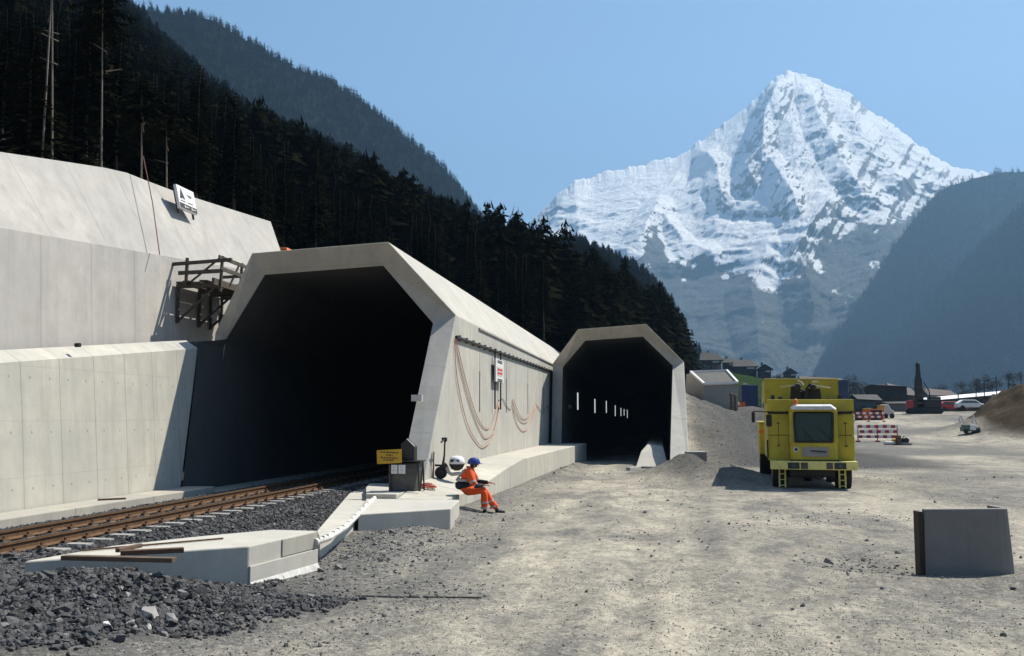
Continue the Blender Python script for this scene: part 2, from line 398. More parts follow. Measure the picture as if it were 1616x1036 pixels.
def make_ground():
    nr, nc = 760, 720
    q = np.concatenate([[-40, -20, -8, -2], np.geomspace(1, 7100, nr - 4)])      # distance from the fan's origin at Y=-2
    Yr = q - 0.0
    t = np.linspace(-1, 1, nc); tt = np.sign(t) * (np.abs(t) ** 1.25)
    wid = 14 + np.maximum(q, 0) * 1.15
    Yg = np.repeat(Yr[:, None], nc, 1); Xg = wid[:, None] * tt[None, :] + .05 * np.maximum(q, 0)[:, None]
    Z = g(Xg, Yg)
    dust = np.clip(sstep(-5.4, -2.6, Xg + .4 * fbm(Xg * .3, Yg * .3, 3, 1)), 0, 1)
    dust = dust * (1 - .75 * np.exp(-(((Xg - 1.9) / 2.2) ** 2 + ((Yg - 40) / 5.5) ** 2)))
    dust = dust * (1 - .7 * sstep(1.8, 4.5, Xg) * sstep(44, 50, Yg) * (1 - sstep(10, 14, Xg)))
    dust = dust * (1 - .45 * sstep(3.5, 6, Xg) * np.clip(fbm(Xg * .12, Yg * .1, 4, 31) * 2 + .35, 0, 1))
    for (x0, k1, k2, wd, am) in ((-2.75, .015, .0, .24, .45), (-1.15, .02, .0, .26, .5), (-1.95, .018, .0, .3, -.45), (-3.7, .012, 0, .35, -.4), (.2, -.03, .0006, .25, .35), (1.8, -.03, .0006, .25, .35), (1.0, -.03, .0006, .3, -.4), (3.6, -.05, .0022, .22, .35), (5.2, -.05, .0022, .22, .35), (4.4, -.05, .0022, .35, -.45), (7.0, -.02, .004, .3, -.4)):
        c = x0 + k1 * (52 - Yg) + k2 * (52 - Yg) ** 2 * np.sign(52 - Yg) + .35 * vn(Yg * .06, x0 * 3.1); dust = dust + am * np.exp(-((Xg - c) / wd) ** 2) * (.55 + .6 * vn(Yg * .2, x0 * 7)) * sstep(5, 9, Yg)
    dust = dust * (1 - .7 * np.exp(-(((Xg - 9.5) / 4.5) ** 2 + ((Yg - 66) / 6) ** 2)))
    dust = np.clip(dust - (.55 + .25 * sstep(2, 6, Xg)) * np.clip(fbm(Xg * .16 + 4, Yg * .10, 5, 37) * 2.6 - .05, 0, 1) * sstep(8, 13, Yg + Xg), 0, 1.2)
    ctr = np.exp(-((Xg + 1.4 - .0 * Yg) / 1.8) ** 2) * sstep(12, 30, Yg); dust = np.clip(dust + .25 * ctr, 0, 1.15)
    soil = np.clip(5 * np.exp(-(((Xg - 37.2 - .10 * (Yg - 90)) / 7.2) ** 4)) * np.exp(-((Yg - 99) / 9.8) ** 4), 0, 1)
    soil = np.maximum(soil, sstep(150, 175, Yg))
    stone = (1 - sstep(-6.4, -5.6, Xg)) * (1 - sstep(12, 14.5, Yg) * sstep(-8.0, -7.2, Xg)) + (1 - sstep(-7.6, -7.0, Xg)) * (1 - sstep(24.5, 26, Yg))
    stone = np.maximum(stone, .75 * np.exp(-(((Xg - 1.2) / 2.1) ** 2 + ((Yg - 41.0) / 4.2) ** 2)))
    stone = np.maximum(stone, .65 * sstep(1.3, 2.2, Xg) * sstep(45, 50, Yg) * (1 - sstep(12, 16, Xg)) * (1 - sstep(95, 110, Yg)))
    stone = np.clip(np.maximum(stone, 1.2 * np.exp(-(((Xg + 7.4 - .45 * (Yg - 9)) / 2.0) ** 4 + ((Yg - 8.6) / 4.2) ** 4))), 0, 1)
    V = np.stack([Xg, Yg, Z], -1).reshape(-1, 3)
    o = npmesh('ground', V, gridfaces(nr, nc)[:, ::-1], M['ground'], dict(dust=dust.ravel(), soil=soil.ravel(), stone=stone.ravel()), True)
    kind(o, 'structure')
make_ground()

# ------------------------------------------------------------------ hills: a slope between a crest and a foot line
def lerp_line(P, u):
    P = np.asarray(P, float); s = np.linspace(0, 1, len(P))
    return np.stack([np.interp(u, s, P[:, k]) for k in range(3)], -1)
def loft(crest, foot, nu, nv, amp, wl, seed, prof=1.0, rough_crest=.25, back=True, extra=None, skirt=None):
    u = np.linspace(0, 1, nu); v = np.linspace(0, 1, nv)
    C = lerp_line(crest, u)[:, None, :]; B = lerp_line(foot, u)[:, None, :]; vv = v[None, :, None]
    P = B + (C - B) * vv
    P[:, :, 2] = (B[:, :, 2] + (C[:, :, 2] - B[:, :, 2]) * (v[None, :] ** prof))
    wgt = np.sin(np.pi * np.clip(v, 0, 1)) [None, :] * (1 - rough_crest) + rough_crest * v[None, :]
    d = ridged(P[:, :, 0] / wl, P[:, :, 1] / wl + P[:, :, 2] / wl * .35, 6, seed) * .6 + fbm(P[:, :, 0] / wl * 3, P[:, :, 2] / wl * 3, 4, seed + 5) * .4
    out = np.array((.25, -.75, .6))
    P = P + (d * wgt * amp)[:, :, None] * out
    if extra is not None: P = P + extra(P, u, v)
    if back:   # far side, so that the hill has a body
        Bk = C * np.array((1.12, 1.12, 0)) + np.array((0, 0, -20.)); 
        P = np.concatenate([P, (P[:, -1:, :] * .6 + Bk * .4), Bk], 1)
    return P
def hillmesh(name, P, m, attrs=None, smooth=True):
    nu, nv = P.shape[:2]
    return kind(npmesh(name, P.reshape(-1, 3), gridfaces(nu, nv), m, attrs, smooth), 'structure')
def crest_px(pts, drop=0.):
    out = []
    for x, y, d in pts:
        p = atY(x, y, d); out.append((p.x, p.y, p.z - drop))
    return out

def forest_ground(name, a, b, c2, sc):
    k = NB(name, .95); n = k.noise(sc, 7, None, .7); n2 = k.noise(sc * 9, 4)
    c = k.mix(k.ramp(n, .35, .65), a, b); c = k.mix(k.ramp(n2, .4, .7, 0, .6), c, c2)
    k.col(c); k.b.inputs['Specular IOR Level'].default_value = 0.; k.bump(n2, 1., 6.); return k.m
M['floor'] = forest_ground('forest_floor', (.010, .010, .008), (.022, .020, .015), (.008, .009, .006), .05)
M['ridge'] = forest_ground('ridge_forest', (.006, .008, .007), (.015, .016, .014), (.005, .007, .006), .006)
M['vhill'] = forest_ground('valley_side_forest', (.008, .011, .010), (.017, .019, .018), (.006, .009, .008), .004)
M['meadow'] = forest_ground('meadow_grass', (.036, .066, .016), (.052, .085, .022), (.03, .05, .014), .06)

HC = crest_px([(-700, -900, 130), (-300, -520, 190), (0, -230, 260), (110, -70, 300), (190, 0, 330), (270, 70, 350), (340, 140, 370), (380, 172, 385),
               (450, 198, 400), (530, 228, 420), (590, 285, 440), (640, 305, 450), (700, 328, 460), (760, 350, 470), (800, 362, 480),
               (850, 384, 490), (900, 370, 500), (960, 398, 510), (1010, 424, 520), (1050, 464, 530), (1080, 522, 540), (1099, 565, 550)], 6.)
HF = [(-17, -30, 7), (-18.2, -5, 8.3), (-18.2, 8, 8.6), (-18.2, 16, 8.8), (-18.2, 24, 9.2), (-18.2, 30, 9.6), (-18.2, 36, 10.), (-18, 41, 10),
      (-15.5, 45, 8.8), (-13.5, 50, 8.2), (-11, 56, 8.2), (-9, 62, 8.3), (-7, 70, 8.4), (-5, 80, 8.4), (-3, 90, 8.4),
      (-1, 102, 8.4), (1.5, 118, 8.4), (4, 150, 8.0), (6, 200, 7.5), (9, 290, 7), (16, 400, 6), (24, 520, 5)]
HP = loft(HC, HF, 240, 150, 14., 60., 21, prof=1.12)
hillmesh('hillside', HP, M['floor'])
def bilin(P, u, v):
    nu = P.shape[0]; nv = 150
    a = np.clip(u * (nu - 1), 0, nu - 1.001); b = np.clip(v * (nv - 1), 0, nv - 1.001)
    i = a.astype(int); j = b.astype(int); f = (a - i)[:, None]; h = (b - j)[:, None]
    return (P[i, j] * (1 - f) * (1 - h) + P[i + 1, j] * f * (1 - h) + P[i, j + 1] * (1 - f) * h + P[i + 1, j + 1] * f * h)
# foot of the hill towards the valley floor
sk = lerp_line(HF[16:], np.linspace(0, 1, 40)); sk2 = sk + np.array((9, -4, -9.)); 
hillmesh('hill_foot', np.stack([sk2, (sk + sk2) / 2 + np.array((0, 0, 1.)), sk], 1), M['floor'])

RC = crest_px([(-300, -240, 612), (0, -80, 680), (215, 8, 782), (280, 14, 816), (340, 26, 850), (400, 64, 884), (450, 90, 918), (520, 124, 952), (580, 164, 986),
               (630, 204, 1020), (700, 264, 1054), (740, 314, 1088), (765, 352, 1115), (800, 420, 1142), (860, 520, 1169)], 6.)
RF = [(p[0] * .66 + 20, p[1] * .66, 20) for p in RC]
RP = loft(RC, RF, 260, 120, 42., 140., 33, prof=.95)
hillmesh('ridge', RP, M['ridge'])

VC = crest_px([(1285, 600, 2500), (1310, 545, 2560), (1345, 495, 2620), (1375, 450, 2680), (1400, 405, 2740), (1440, 350, 2800), (1470, 316, 2850), (1500, 292, 2900), (1540, 281, 2950), (1616, 272, 3000),
               (1750, 235, 3000), (1950, 150, 2900), (2200, 60, 2700)])
VF = [(p[0] * .80 - 40, p[1] * .80 - 120, -5) for p in VC]
VP = loft(VC, VF, 260, 140, 95., 420., 47, prof=.9)
hillmesh('valley_hill', VP, M['vhill'])
NC = crest_px([(1345, 606, 2250), (1372, 580, 2265), (1400, 548, 2280), (1440, 505, 2295), (1480, 460, 2310), (1520, 418, 2325), (1560, 378, 2340), (1616, 322, 2340), (1720, 235, 2250), (1900, 110, 2100)])
NF = [(p[0] * .75 + 30, p[1] * .75, -5) for p in NC]
NP = loft(NC, NF, 200, 100, 60., 380., 53, prof=.9)
hillmesh('near_valley_hill', NP, M['vhill'])

# unseen valley side behind the viewer, added to block sky and deepen shade
BC = [(-500, 60, 120), (-460, -160, 125), (-330, -330, 120), (-120, -430, 105), (120, -440, 95), (330, -360, 100), (470, -200, 110)]
BF = [(p[0] * .30, p[1] * .30, -5) for p in BC]
hillmesh('unseen_blocking_hill', loft(BC, BF, 80, 40, 16., 120., 67, prof=1.), M['vhill'])
# snow mountain
MC = [(640, 560, 4760), (740, 470, 4760), (800, 405, 4777), (840, 350, 4794), (880, 308, 4811), (905, 286, 4828), (935, 281, 4845), (975, 268, 4862), (1010, 260, 4870), (1050, 254, 4879), (1080, 246, 4887),
      (1110, 222, 4930), (1140, 200, 4955), (1170, 178, 4972), (1195, 150, 4989), (1220, 124, 5006), (1240, 115, 5015), (1262, 120, 5015), (1300, 133, 5006), (1340, 152, 4998), (1380, 178, 4989), (1420, 205, 4972), (1460, 236, 4955),
      (1500, 258, 4930), (1545, 272, 4921), (1600, 282, 4913), (1680, 300, 4896), (1800, 330, 4845)]
def mountain():
    C = crest_px(MC); F_ = []
    for p in C: F_.append((p[0] * .48 + 60, p[1] * .48, -10))
    nu, nv = 560, 300
    def pxof(P):
        Q = P - np.array((0, 0, EYE)); f = Q @ FW; return 808 + FPX * (Q @ RT) / f, 518 - FPX * (Q @ UP) / f
    spurs = [([(1238, 118), (1214, 180), (1198, 240), (1180, 285)], 26, 210), ([(1212, 255), (1235, 300), (1262, 345)], 26, 95), ([(1262, 122), (1300, 215), (1345, 300), (1400, 345)], 26, 120),
             ([(1330, 155), (1360, 215), (1420, 290)], 24, 90), ([(1400, 195), (1455, 265), (1500, 300)], 22, 80), ([(1042, 336), (1015, 380), (990, 410)], 26, 110), ([(1042, 336), (1075, 385), (1120, 400)], 20, 70),
             ([(1100, 230), (1135, 270), (1140, 310)], 26, 90), ([(1300, 330), (1250, 400), (1280, 500)], 40, 110), ([(905, 290), (880, 340), (850, 400)], 30, 80), ([(1210, 400), (1180, 470), (1200, 560)], 40, 90), ([(1400, 350), (1370, 440), (1330, 520)], 40, 110)]
    def extra(P, u, v):
        x, y = pxof(P.reshape(-1, 3)); d = np.zeros_like(x)
        wx = x + 9 * fbm(x * .02, y * .02, 4, 61); wy = y + 9 * fbm(x * .02 + 9, y * .02, 4, 62)
        for line, wd, A in spurs:
            best = np.full_like(x, 1e9)
            for (ax, ay), (bx, by) in zip(line[:-1], line[1:]):
                L2 = (bx - ax) ** 2 + (by - ay) ** 2; t = np.clip(((wx - ax) * (bx - ax) + (wy - ay) * (by - ay)) / L2, 0, 1)
                best = np.minimum(best, np.hypot(wx - ax - t * (bx - ax), wy - ay - t * (by - ay)))
            d = np.maximum(d, .62 * A * np.clip(1 - best / wd, 0, 1) ** .9)
        # snow terraces: wind-drifted steps across the slope
        d2 = 20 * fbm(x * .012, y * .075 + 2 * fbm(x * .01, y * .01, 3, 77), 4, 71)
        # gullies running down the fall line
        d3 = 23 * ridged((x + .55 * (y - 115)) * .035, y * .012, 4, 81)
        tot = (d + d2 * sstep(250, 330, y) + d3 * sstep(980, 1160, x + .5 * y - 110) * (1 - .6 * sstep(270, 330, y) * sstep(1290, 1200, x)))
        fade = sstep(1.0, .86, np.broadcast_to(v[None, :], P.shape[:2]).ravel()) * .93 + .07
        q_ = u * 420; jag = 30 * fbm(q_ * .11, q_ * 0, 5, 44, .62) + 5 * np.abs(fbm(q_ * .5, q_ * 0 + 3, 3, 45)); out = (tot * fade).reshape(P.shape[:2])[:, :, None] * np.array((0, -.85, .35))
        out[:, :, 2] += jag[:, None] * (v[None, :] ** 26); return out
    P = loft(C, F_, nu, nv, 58., 560., 91, prof=1.05, rough_crest=.10, extra=extra)
    # what lies on the rock: snow by height, steepness and drift
    A = P[:, :nv]; du = np.gradient(A, axis=0); dv = np.gradient(A, axis=1); n = np.cross(du, dv); n /= np.linalg.norm(n, axis=-1, keepdims=True) + 1e-9
    n *= np.sign(n[:, :, 2:3] + 1e-9)
    x, y = pxof(A.reshape(-1, 3)); x = x.reshape(nu, nv); y = y.reshape(nu, nv)
    line = np.interp(x, [800, 860, 950, 1000, 1035, 1060, 1110, 1180, 1225, 1260, 1300, 1360, 1430, 1480, 1560], [440, 415, 408, 420, 362, 412, 410, 445, 455, 420, 385, 352, 352, 335, 305])
    tr = fbm(x * .02, y * .02, 5, 14) * 26 + fbm(x * .07, y * .07, 4, 15) * 16
    sn = sstep(14, -22, y - line + tr)
    chute = np.exp(-(((x - 1282 - .55 * (y - 405)) / 9) ** 2)) * sstep(370, 385, y) * (1 - sstep(425, 440, y))
    chute = np.maximum(chute, np.exp(-(((x - 1205 - .5 * (y - 430)) / 26) ** 2)) * sstep(400, 420, y) * (1 - sstep(450, 475, y)) * .9)
    low = np.clip(fbm(x * .05, y * .05, 4, 19) * 3 - .75, 0, 1) * sstep(560, 440, y) * .8
    sn = np.clip(np.maximum(np.maximum(sn, chute), low), 0, 1)
    rk = sstep(.40, .28, n[:, :, 2] + .11 * fbm(x * .06, y * .06, 4, 16) + .07 * fbm(x * .2, y * .2, 3, 18))
    sp = sstep(.10, .42, ridged((x + .5 * y) * .06, y * .05 - x * .02, 4, 27) + .35 * fbm(x * .03, y * .03, 3, 28))
    sn = sn * (1 - .9 * rk) * (1 - .62 * sp * sstep(.80, .62, n[:, :, 2]))
    alt = np.concatenate([A[:, :, 2], np.zeros((nu, 2))], 1); sn = np.concatenate([sn, np.ones((nu, 2))], 1)
    k = NB('mountain_rock_and_snow', .9); s_ = k.attr('snow'); al = k.attr('alt')
    n1 = k.noise(.012, 8, None, .75); n2 = k.noise(.05, 6, None, .7)
    rock = k.mix(k.ramp(n1, .35, .65), (.085, .08, .078), (.20, .19, .18))
    wood = k.mix(k.ramp(n2, .35, .65), (.02, .027, .022), (.06, .065, .055))
    rock = k.mix(k.ramp(k.math('ADD', al, k.math('MULTIPLY', n1, 500)), 900, 1350), wood, rock)
    f = k.ramp(k.math('ADD', s_, k.math('MULTIPLY', k.math('SUBTRACT', n2, .5), .9)), .35, .62)
    k.col(k.mix(f, rock, (.88, .89, .90))); k.bump(k.math('ADD', n1, k.math('MULTIPLY', n2, .35)), .8, 38.)
    hillmesh('mountain', P, k.m, dict(snow=sn.ravel(), alt=alt.ravel()))
mountain()
# meadow rising behind the site, houses along its top
GC = crest_px([(1060, 570, 300), (1100, 584, 310), (1150, 588, 320), (1200, 596, 335), (1230, 601, 345), (1260, 606, 360), (1300, 612, 380), (1345, 622, 400)])
GF = [(3, 105, 3.8), (5, 108, 3.8), (9, 112, 3.8), (14, 120, 3.6), (20, 128, 3.5), (26, 140, 3.4), (34, 160, 3.4), (44, 190, 3.3)]
GP = loft(GC, GF, 60, 40, 1.2, 30., 5, prof=1.3)
hillmesh('meadow', GP, M['meadow'])
# ------------------------------------------------------------------ the two tunnel mouths
def tunnel(name, label, outer, inner, yend, m, lin=None):
    root = thing(name, label, 'tunnel', (outer[0][0] / 2 + outer[-1][0] / 2, outer[0][1], 0))
    n = len(outer); b = MB()
    vs = [*outer, *inner, *[(p[0], yend, p[2]) for p in outer], *[(p[0], yend - .5, p[2]) for p in inner]]
    fs = []; fi = []
    for i in range(n - 1):
        fs += [(i, i + 1, n + i + 1, n + i), (i, 2 * n + i, 2 * n + i + 1, i + 1)]; fi += [(i, i + 1, n + i + 1, n + i)]
    fs += [(0, n, 3 * n, 2 * n), (n - 1, 3 * n - 1, 4 * n - 1, 2 * n - 1), tuple(range(2 * n, 3 * n))]
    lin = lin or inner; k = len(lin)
    MB().add([*lin, *[(p[0], yend - .52, p[2]) for p in lin]], [(i, i + 1, k + i + 1, k + i) for i in range(k - 1)] + [tuple(range(k, 2 * k))]).build('shade_lining', M['shade_lining'], root)  # dark sheet inside the shell, painting the shade of the bore
    vs = vs[:3 * n] + [(p[0], yend - .5, p[2]) for p in inner]; fs = [f for f in fs]
    b.add(vs, fs).build('shell', m, root, bevel=.03)
    return root
o1 = [(-6.1, 23.7, -.3), (-6.1, 28.3, 5.44), (-7.75, 26.6, 7.42), (-11.95, 26.7, 7.22), (-13.47, 27.6, 4.95), (-13.47, 26.7, -.3)]
i1 = [(-6.75, 23.7, -.3), (-6.75, 28.05, 5.18), (-8.02, 27.05, 6.80), (-11.7, 27.1, 6.62), (-13.05, 27.5, 4.74), (-13.42, 26.7, -.3)]
T1 = tunnel('tunnel_portal', 'large near concrete tunnel mouth of slanting octagonal outline with rails running into it', o1, i1, 100, M['tunnel'], [(x + (.006 if x < -9 else -.006), y, z - (.006 if z > 5 else 0)) for x, y, z in i1[:-2]] + [(-13.0, 27.45, 4.74), (-13.12, 25.92, 4.50), (-12.80, 24.42, -.3)])  # last points bring the painted shade forward to the wall's cast-shadow edge
o2 = [(1.22, 46.1, -1.), (1.22, 46.1, .16), (1.20, 52.6, 5.35), (-.76, 51.0, 7.28), (-4.37, 51.0, 7.05), (-5.92, 52.8, 5.35), (-5.92, 51.6, -.3)]
i2 = [(.32, 45.6, -1.), (.32, 45.6, .0), (.60, 52.4, 5.15), (-.95, 51.45, 6.66), (-4.02, 51.5, 6.48), (-5.35, 52.6, 5.10), (-5.35, 51.4, -.3)]
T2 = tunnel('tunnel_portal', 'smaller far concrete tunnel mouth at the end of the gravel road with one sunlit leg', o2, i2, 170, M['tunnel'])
WX = -6.1
b = MB().tube([(WX + .05, 28.15, 4.76), (WX + .05, 56.2, 4.95)], .055, 8)
for k in range(26): b.box((WX + .04, 28.6 + k * 1.07, 4.765 + .0068 * (k * 1.07)), (.1, .05, .17))
b.build('cable_tray', M['darkmetal'], T1)
MB().box((WX + .02, 44.0, 5.36), (.06, 24.2, .05)).build('drip_ledge', M['grey'], T1)
for y in (32.15, 37.82, 44.05, 50.08):
    s_ = MB().box((WX - .02, y, 3.24), (.05, .17, 1.38)).build('painted_slot', M['black'], T1, bevel=.01)  # solid black box paints the slot's inner dark onto the wall
    MB().box((WX - .001, y, 4.33), (.008, .03, .8)).build('conduit', M['darkmetal'], T1)
MB().box((-6.70, 26.0, 2.9), (.3, .1, .18)).build('bracket', M['offwhite'], T1)
for px_, py0, py1 in ((912, 620, 647), (939, 630, 652), (957, 633, 652), (971, 640, 657), (980, 644, 657), (985, 646, 656), (990, 647, 660)):
    p = atX(px_, py0, -5.30); q = atX(px_, py1, -5.30)
    L = tag(MB().box((-5.31, p.y, (p.z + q.z) / 2), (.07, .12, abs(p.z - q.z))).build('glow_strip', M['strip'], None, bevel=.015),
            'upright white glowing strip on the inner left wall of the far tunnel', 'lamp', 'glowing strips in the far tunnel')
for i, nm in enumerate(('nearest the tunnel mouth and longest', 'second from the tunnel mouth', 'third from the tunnel mouth', 'fourth from the tunnel mouth', 'fifth from the mouth, beside a short one', 'short and faint, sixth from the mouth', 'deepest inside and last of the row')):
    o = [x for x in bpy.data.objects if x.name.startswith('glow_strip')][i]; o['label'] = 'upright white glowing strip in the far tunnel, ' + nm
tag(MB().box((-5.30, 56.6, 3.0), (.06, 1.9, .22)).build('wall_plate', M['offwhite'], None, bevel=.01), 'small pale horizontal plate on the left wall just inside the far tunnel', 'plate')

# platform, slabs, ducts
ST = [(22.3, .455, .45), (24.6, .76, .46), (27, .83, .55), (30, .92, .79), (33, .98, .96), (40, .98, .97), (47, .98, .97), (53.2, .98, .97)]
b = MB(); vs = []
for y, zi, zo in ST:
    xo = -4.96 + .0303 * (y - 25.5); vs += [(-6.2, y, -.3), (-6.2, y, zi), (xo, y, zo), (xo, y, -.3)]
n = len(ST); fs = [(0, 1, 2, 3), tuple(4 * n - 4 + k for k in (3, 2, 1, 0))]
for i in range(n - 1):
    for k in range(4): fs.append((4 * i + k, 4 * i + (k + 1) % 4, 4 * i + 4 + (k + 1) % 4, 4 * i + 4 + k))
plat = thing('concrete_platform', 'long raised concrete walkway with a ramp along the outer wall of the near tunnel', 'platform', (-5.3, 35, 0))
b.add(vs, fs).build('deck', M['plat'], plat, bevel=.02)
A_, B_ = (-5.98, 18.65), (-4.43, 20.11)
tag(MB().prism([A_, B_, (-4.70, 22.28), (-6.95, 22.28)], -.2, .45).build('concrete_slab', M['slab'], None, bevel=.02), 'flat pale concrete slab with a shaded front edge beside the seated workers', 'slab')
tag(MB().prism([(-6.96, 22.30), (-6.22, 22.30), (-6.22, 25.9), (-8.0, 25.9), (-7.6, 24.3)], -.2, .56).build('concrete_slab', M['slab'], None, bevel=.02), 'pale concrete paving under the grey cabinet at the near tunnel mouth', 'slab')
tag(MB().box((-7.38, 61, .12), (1.24, 70, .65)).build('walkway', M['slab'], None, bevel=.02), 'concrete walkway inside the near tunnel along its right wall', 'walkway')
d = [atZ(x, y, .40)[:2] for x, y in ((505, 850), (566, 811), (606, 773), (575, 766), (551, 779), (500, 838))]
tag(MB().prism(d, -.1, .40).build('duct_cover', M['slab'], None, bevel=.015), 'narrow pale concrete duct cover running from the near tunnel to the foreground block', 'duct')
pp = [atZ(x, y, .46) for x, y in ((497, 856), (520, 848), (545, 832), (563, 814), (583, 794), (604, 775))]
b = MB().tube(pp, .055, 10)
for i in range(len(pp) - 1):
    for t in (.2, .5, .8):
        q = pp[i].lerp(pp[i + 1], t); b.box(q + Vector((.02, -.03, .05)), (.05, .03, .03))
tag(b.build('drain_pipe', M['offwhite'], None, smooth=False), 'white ribbed drain pipe lying along the edge of the duct cover', 'pipe')

# lower retaining wall with kerb
def zt(y): return 3.93 + .106 * (y - 20)
rw = thing('retaining_wall', 'lower sunlit concrete wall beside the rails with panel joints and rows of tie holes', 'wall', (-13.2, 12, 0))
vs = []; YS = [-8, 0, 8, 14, 20, 23, 25.95]
for y in YS: vs += [(-12.85, y if y < 25 else 24.4, -.2), (-13.17, y, zt(y) - .22), (-13.55, y, zt(y) + .02), (-14.3, y, zt(y)), (-14.3, y, -.2)]
fs = [(4, 3, 2, 1, 0), tuple(5 * (len(YS) - 1) + k for k in range(5))]
for i in range(len(YS) - 1):
    for k in range(5): fs.append((5 * i + k, 5 * i + (k + 1) % 5, 5 * i + 5 + (k + 1) % 5, 5 * i + 5 + k))
MB().add(vs, fs).build('wall', M['wall'], rw)
tag(MB().box((-12.45, 8.5, .2), (.84, 32.8, .6)).build('kerb', M['kerb'], None, bevel=.025), 'stained concrete kerb along the foot of the lower wall beside the rails', 'kerb')
tag(MB().box((-12.5, 62, .1), (.9, 74, .5)).build('kerb', M['kerb'], None, bevel=.025), 'lower kerb in shade inside the near tunnel along its left wall', 'kerb')
tag(MB().bar(atZ(155, 789, .52), atZ(198, 787, .52), .10, .04).build('plank', M['timber'], None), 'short dark board lying on the kerb under the lower wall', 'board')
tag(MB().lathe([(.05, 0), (.05, .12)], atX(119, 545, -13.18) - Vector((.0, 0, 0)), 'X', 10).build('drain_spout', M['black'], None), 'small black drain hole near the top of the lower wall', 'drain')
b = MB(); b.prism([(-13.5, -8), (-13.5, 30), (-15, 40), (-15, -8)], 2.0, [zt(-8) - .03, zt(30) - .03, zt(33) - .1, zt(-8) - .03]); kind(b.build('gravel_bench', M['ground']), 'structure')

# upper retaining wall
uw = thing('retaining_wall', 'high pale concrete wall below the forest, its top edge falling towards the tunnel', 'wall', (-15, 20, 0))
XT = -16.3
top = [atX(x, y, XT) for x, y in ((0, 240), (80, 252), (165, 265), (200, 273), (230, 285), (275, 302), (350, 326), (427, 350))]
top = [Vector((XT, -8, top[0].z - .35 * 1.2)), Vector((XT, 12, top[0].z - .1))] + top
band = [atX(0, 360, -14.85), atX(245, 402, -14.85)]
def zb(y): return band[0].z + (band[1].z - band[0].z) * (y - band[0].y) / (band[1].y - band[0].y)
vs = []; vs2 = []
for i, p in enumerate(top):
    y = p.y if i < len(top) - 1 else p.y - 1.2
    vs += [(-14.55, y, 2.), (-14.82, y, zb(y)), (-15.35, y, zb(y)), (-15.35, y, 2.)]
    vs2 += [(-14.90, y, zb(y) + .003), (XT, p.y, p.z), (XT - 1.9, p.y + .4, p.z - .05), (-17.5, y, zb(y) + .003)]
n = len(top); fs = [(3, 2, 1, 0), tuple(4 * (n - 1) + k for k in range(4))]
for i in range(n - 1):
    for k in range(4): fs.append((4 * i + k, 4 * i + (k + 1) % 4, 4 * i + 4 + (k + 1) % 4, 4 * i + 4 + k))
MB().add(vs, fs).build('lower_band', M['lower'], uw)
MB().add(vs2, fs).build('sloping_face', M['upper'], uw)

M['redpole'] = basic('faded_red_pole', (.16, .04, .035), .7, 0, .3, 3)
# scaffold hung on the upper wall
sc = thing('scaffold', 'dark timber working platform with handrails hung on the high wall beside the tunnel', 'scaffold', (-14.2, 30, 6.2))
zd = 6.5; y0, y1, xw, xo = 27.4, 30.6, -14.72, -13.35
b = MB()
for k in range(5): b.box((xw + .14 + k * .27, (y0 + y1) / 2, zd + .02 * math.sin(k * 9)), (.235, y1 - y0 + .2 * (k % 2), .05))
b.build('deck', M['scaf'], sc)
b = MB()
for k, y in enumerate((y0 + .1, y0 + 1.5, y0 + 2.3, y1 - .1)): b.bar((xw, y, zd - .10), (xo + .1, y, zd - .10), .10, .14)
b.bar((xo, y0 - .3, zd - .03), (xo, y1 + .3, zd - .06), .07, .2)
b.build('beam', M['scaf'], sc)
for y in (y0 + .1, y0 + 1.5, y0 + 2.3, y1 - .1):
    MB().bar((xo + .05, y, zd - .3), (xo + .08, y + .04, zd + .80), .075, .075).build('post', M['scaf'], sc)
    b = MB().bar((xw + .04, y, zd - .12), (xw + .06, y, zd - 1.25), .08, .08).bar((xo - .1, y, zd - .15), (xw + .05, y, zd - 1.2), .06, .06)
    b.build('bracket', M['scaf'], sc)
b = MB().bar((xw - .1, y0 - .02, zd + .56), (xo + .45, y0, zd + .66), .09, .10).bar((xo + .08, y0 - .1, zd + .74), (xo + .1, y1 + .35, zd + .70), .05, .11)
b.bar((xo + .1, y0, zd + .40), (xo + .1, y1 + .2, zd + .36), .05, .12).bar((xw + .1, y0 - .02, zd + .28), (xo + .1, y0, zd + .32), .05, .12).bar((xw, y1, zd + .62), (xo + .1, y1, zd + .66), .05, .1).bar((xw, y1, zd + .3), (xo + .1, y1, zd + .34), .04, .1)
b.bar((xw + .5, y0, zd), (xo + .02, y0 + .02, zd + .7), .05).bar((xo + .04, y0 + .8, zd), (xo + .1, y0 + 1.3, zd + .72), .05).bar((xw + .5, y1 - .05, zd), (xo, y1 - .1, zd + .7), .05)
b.bar((xw + .35, y0, zd - .1), (xw + .37, y0, zd + .75), .08)
b.build('handrail', M['scaf'], sc)
b = MB(); p0 = atX(252, 402, -14.5); p1 = atX(226, 247, -16.05)
tag(b.tube([p0, p0.lerp(p1, .5) + Vector((.05, 0, 0)), p1], .016, 6).build('pole', M['redpole'], None), 'thin red pole leaning from the scaffold rail up over the wall edge', 'pole')
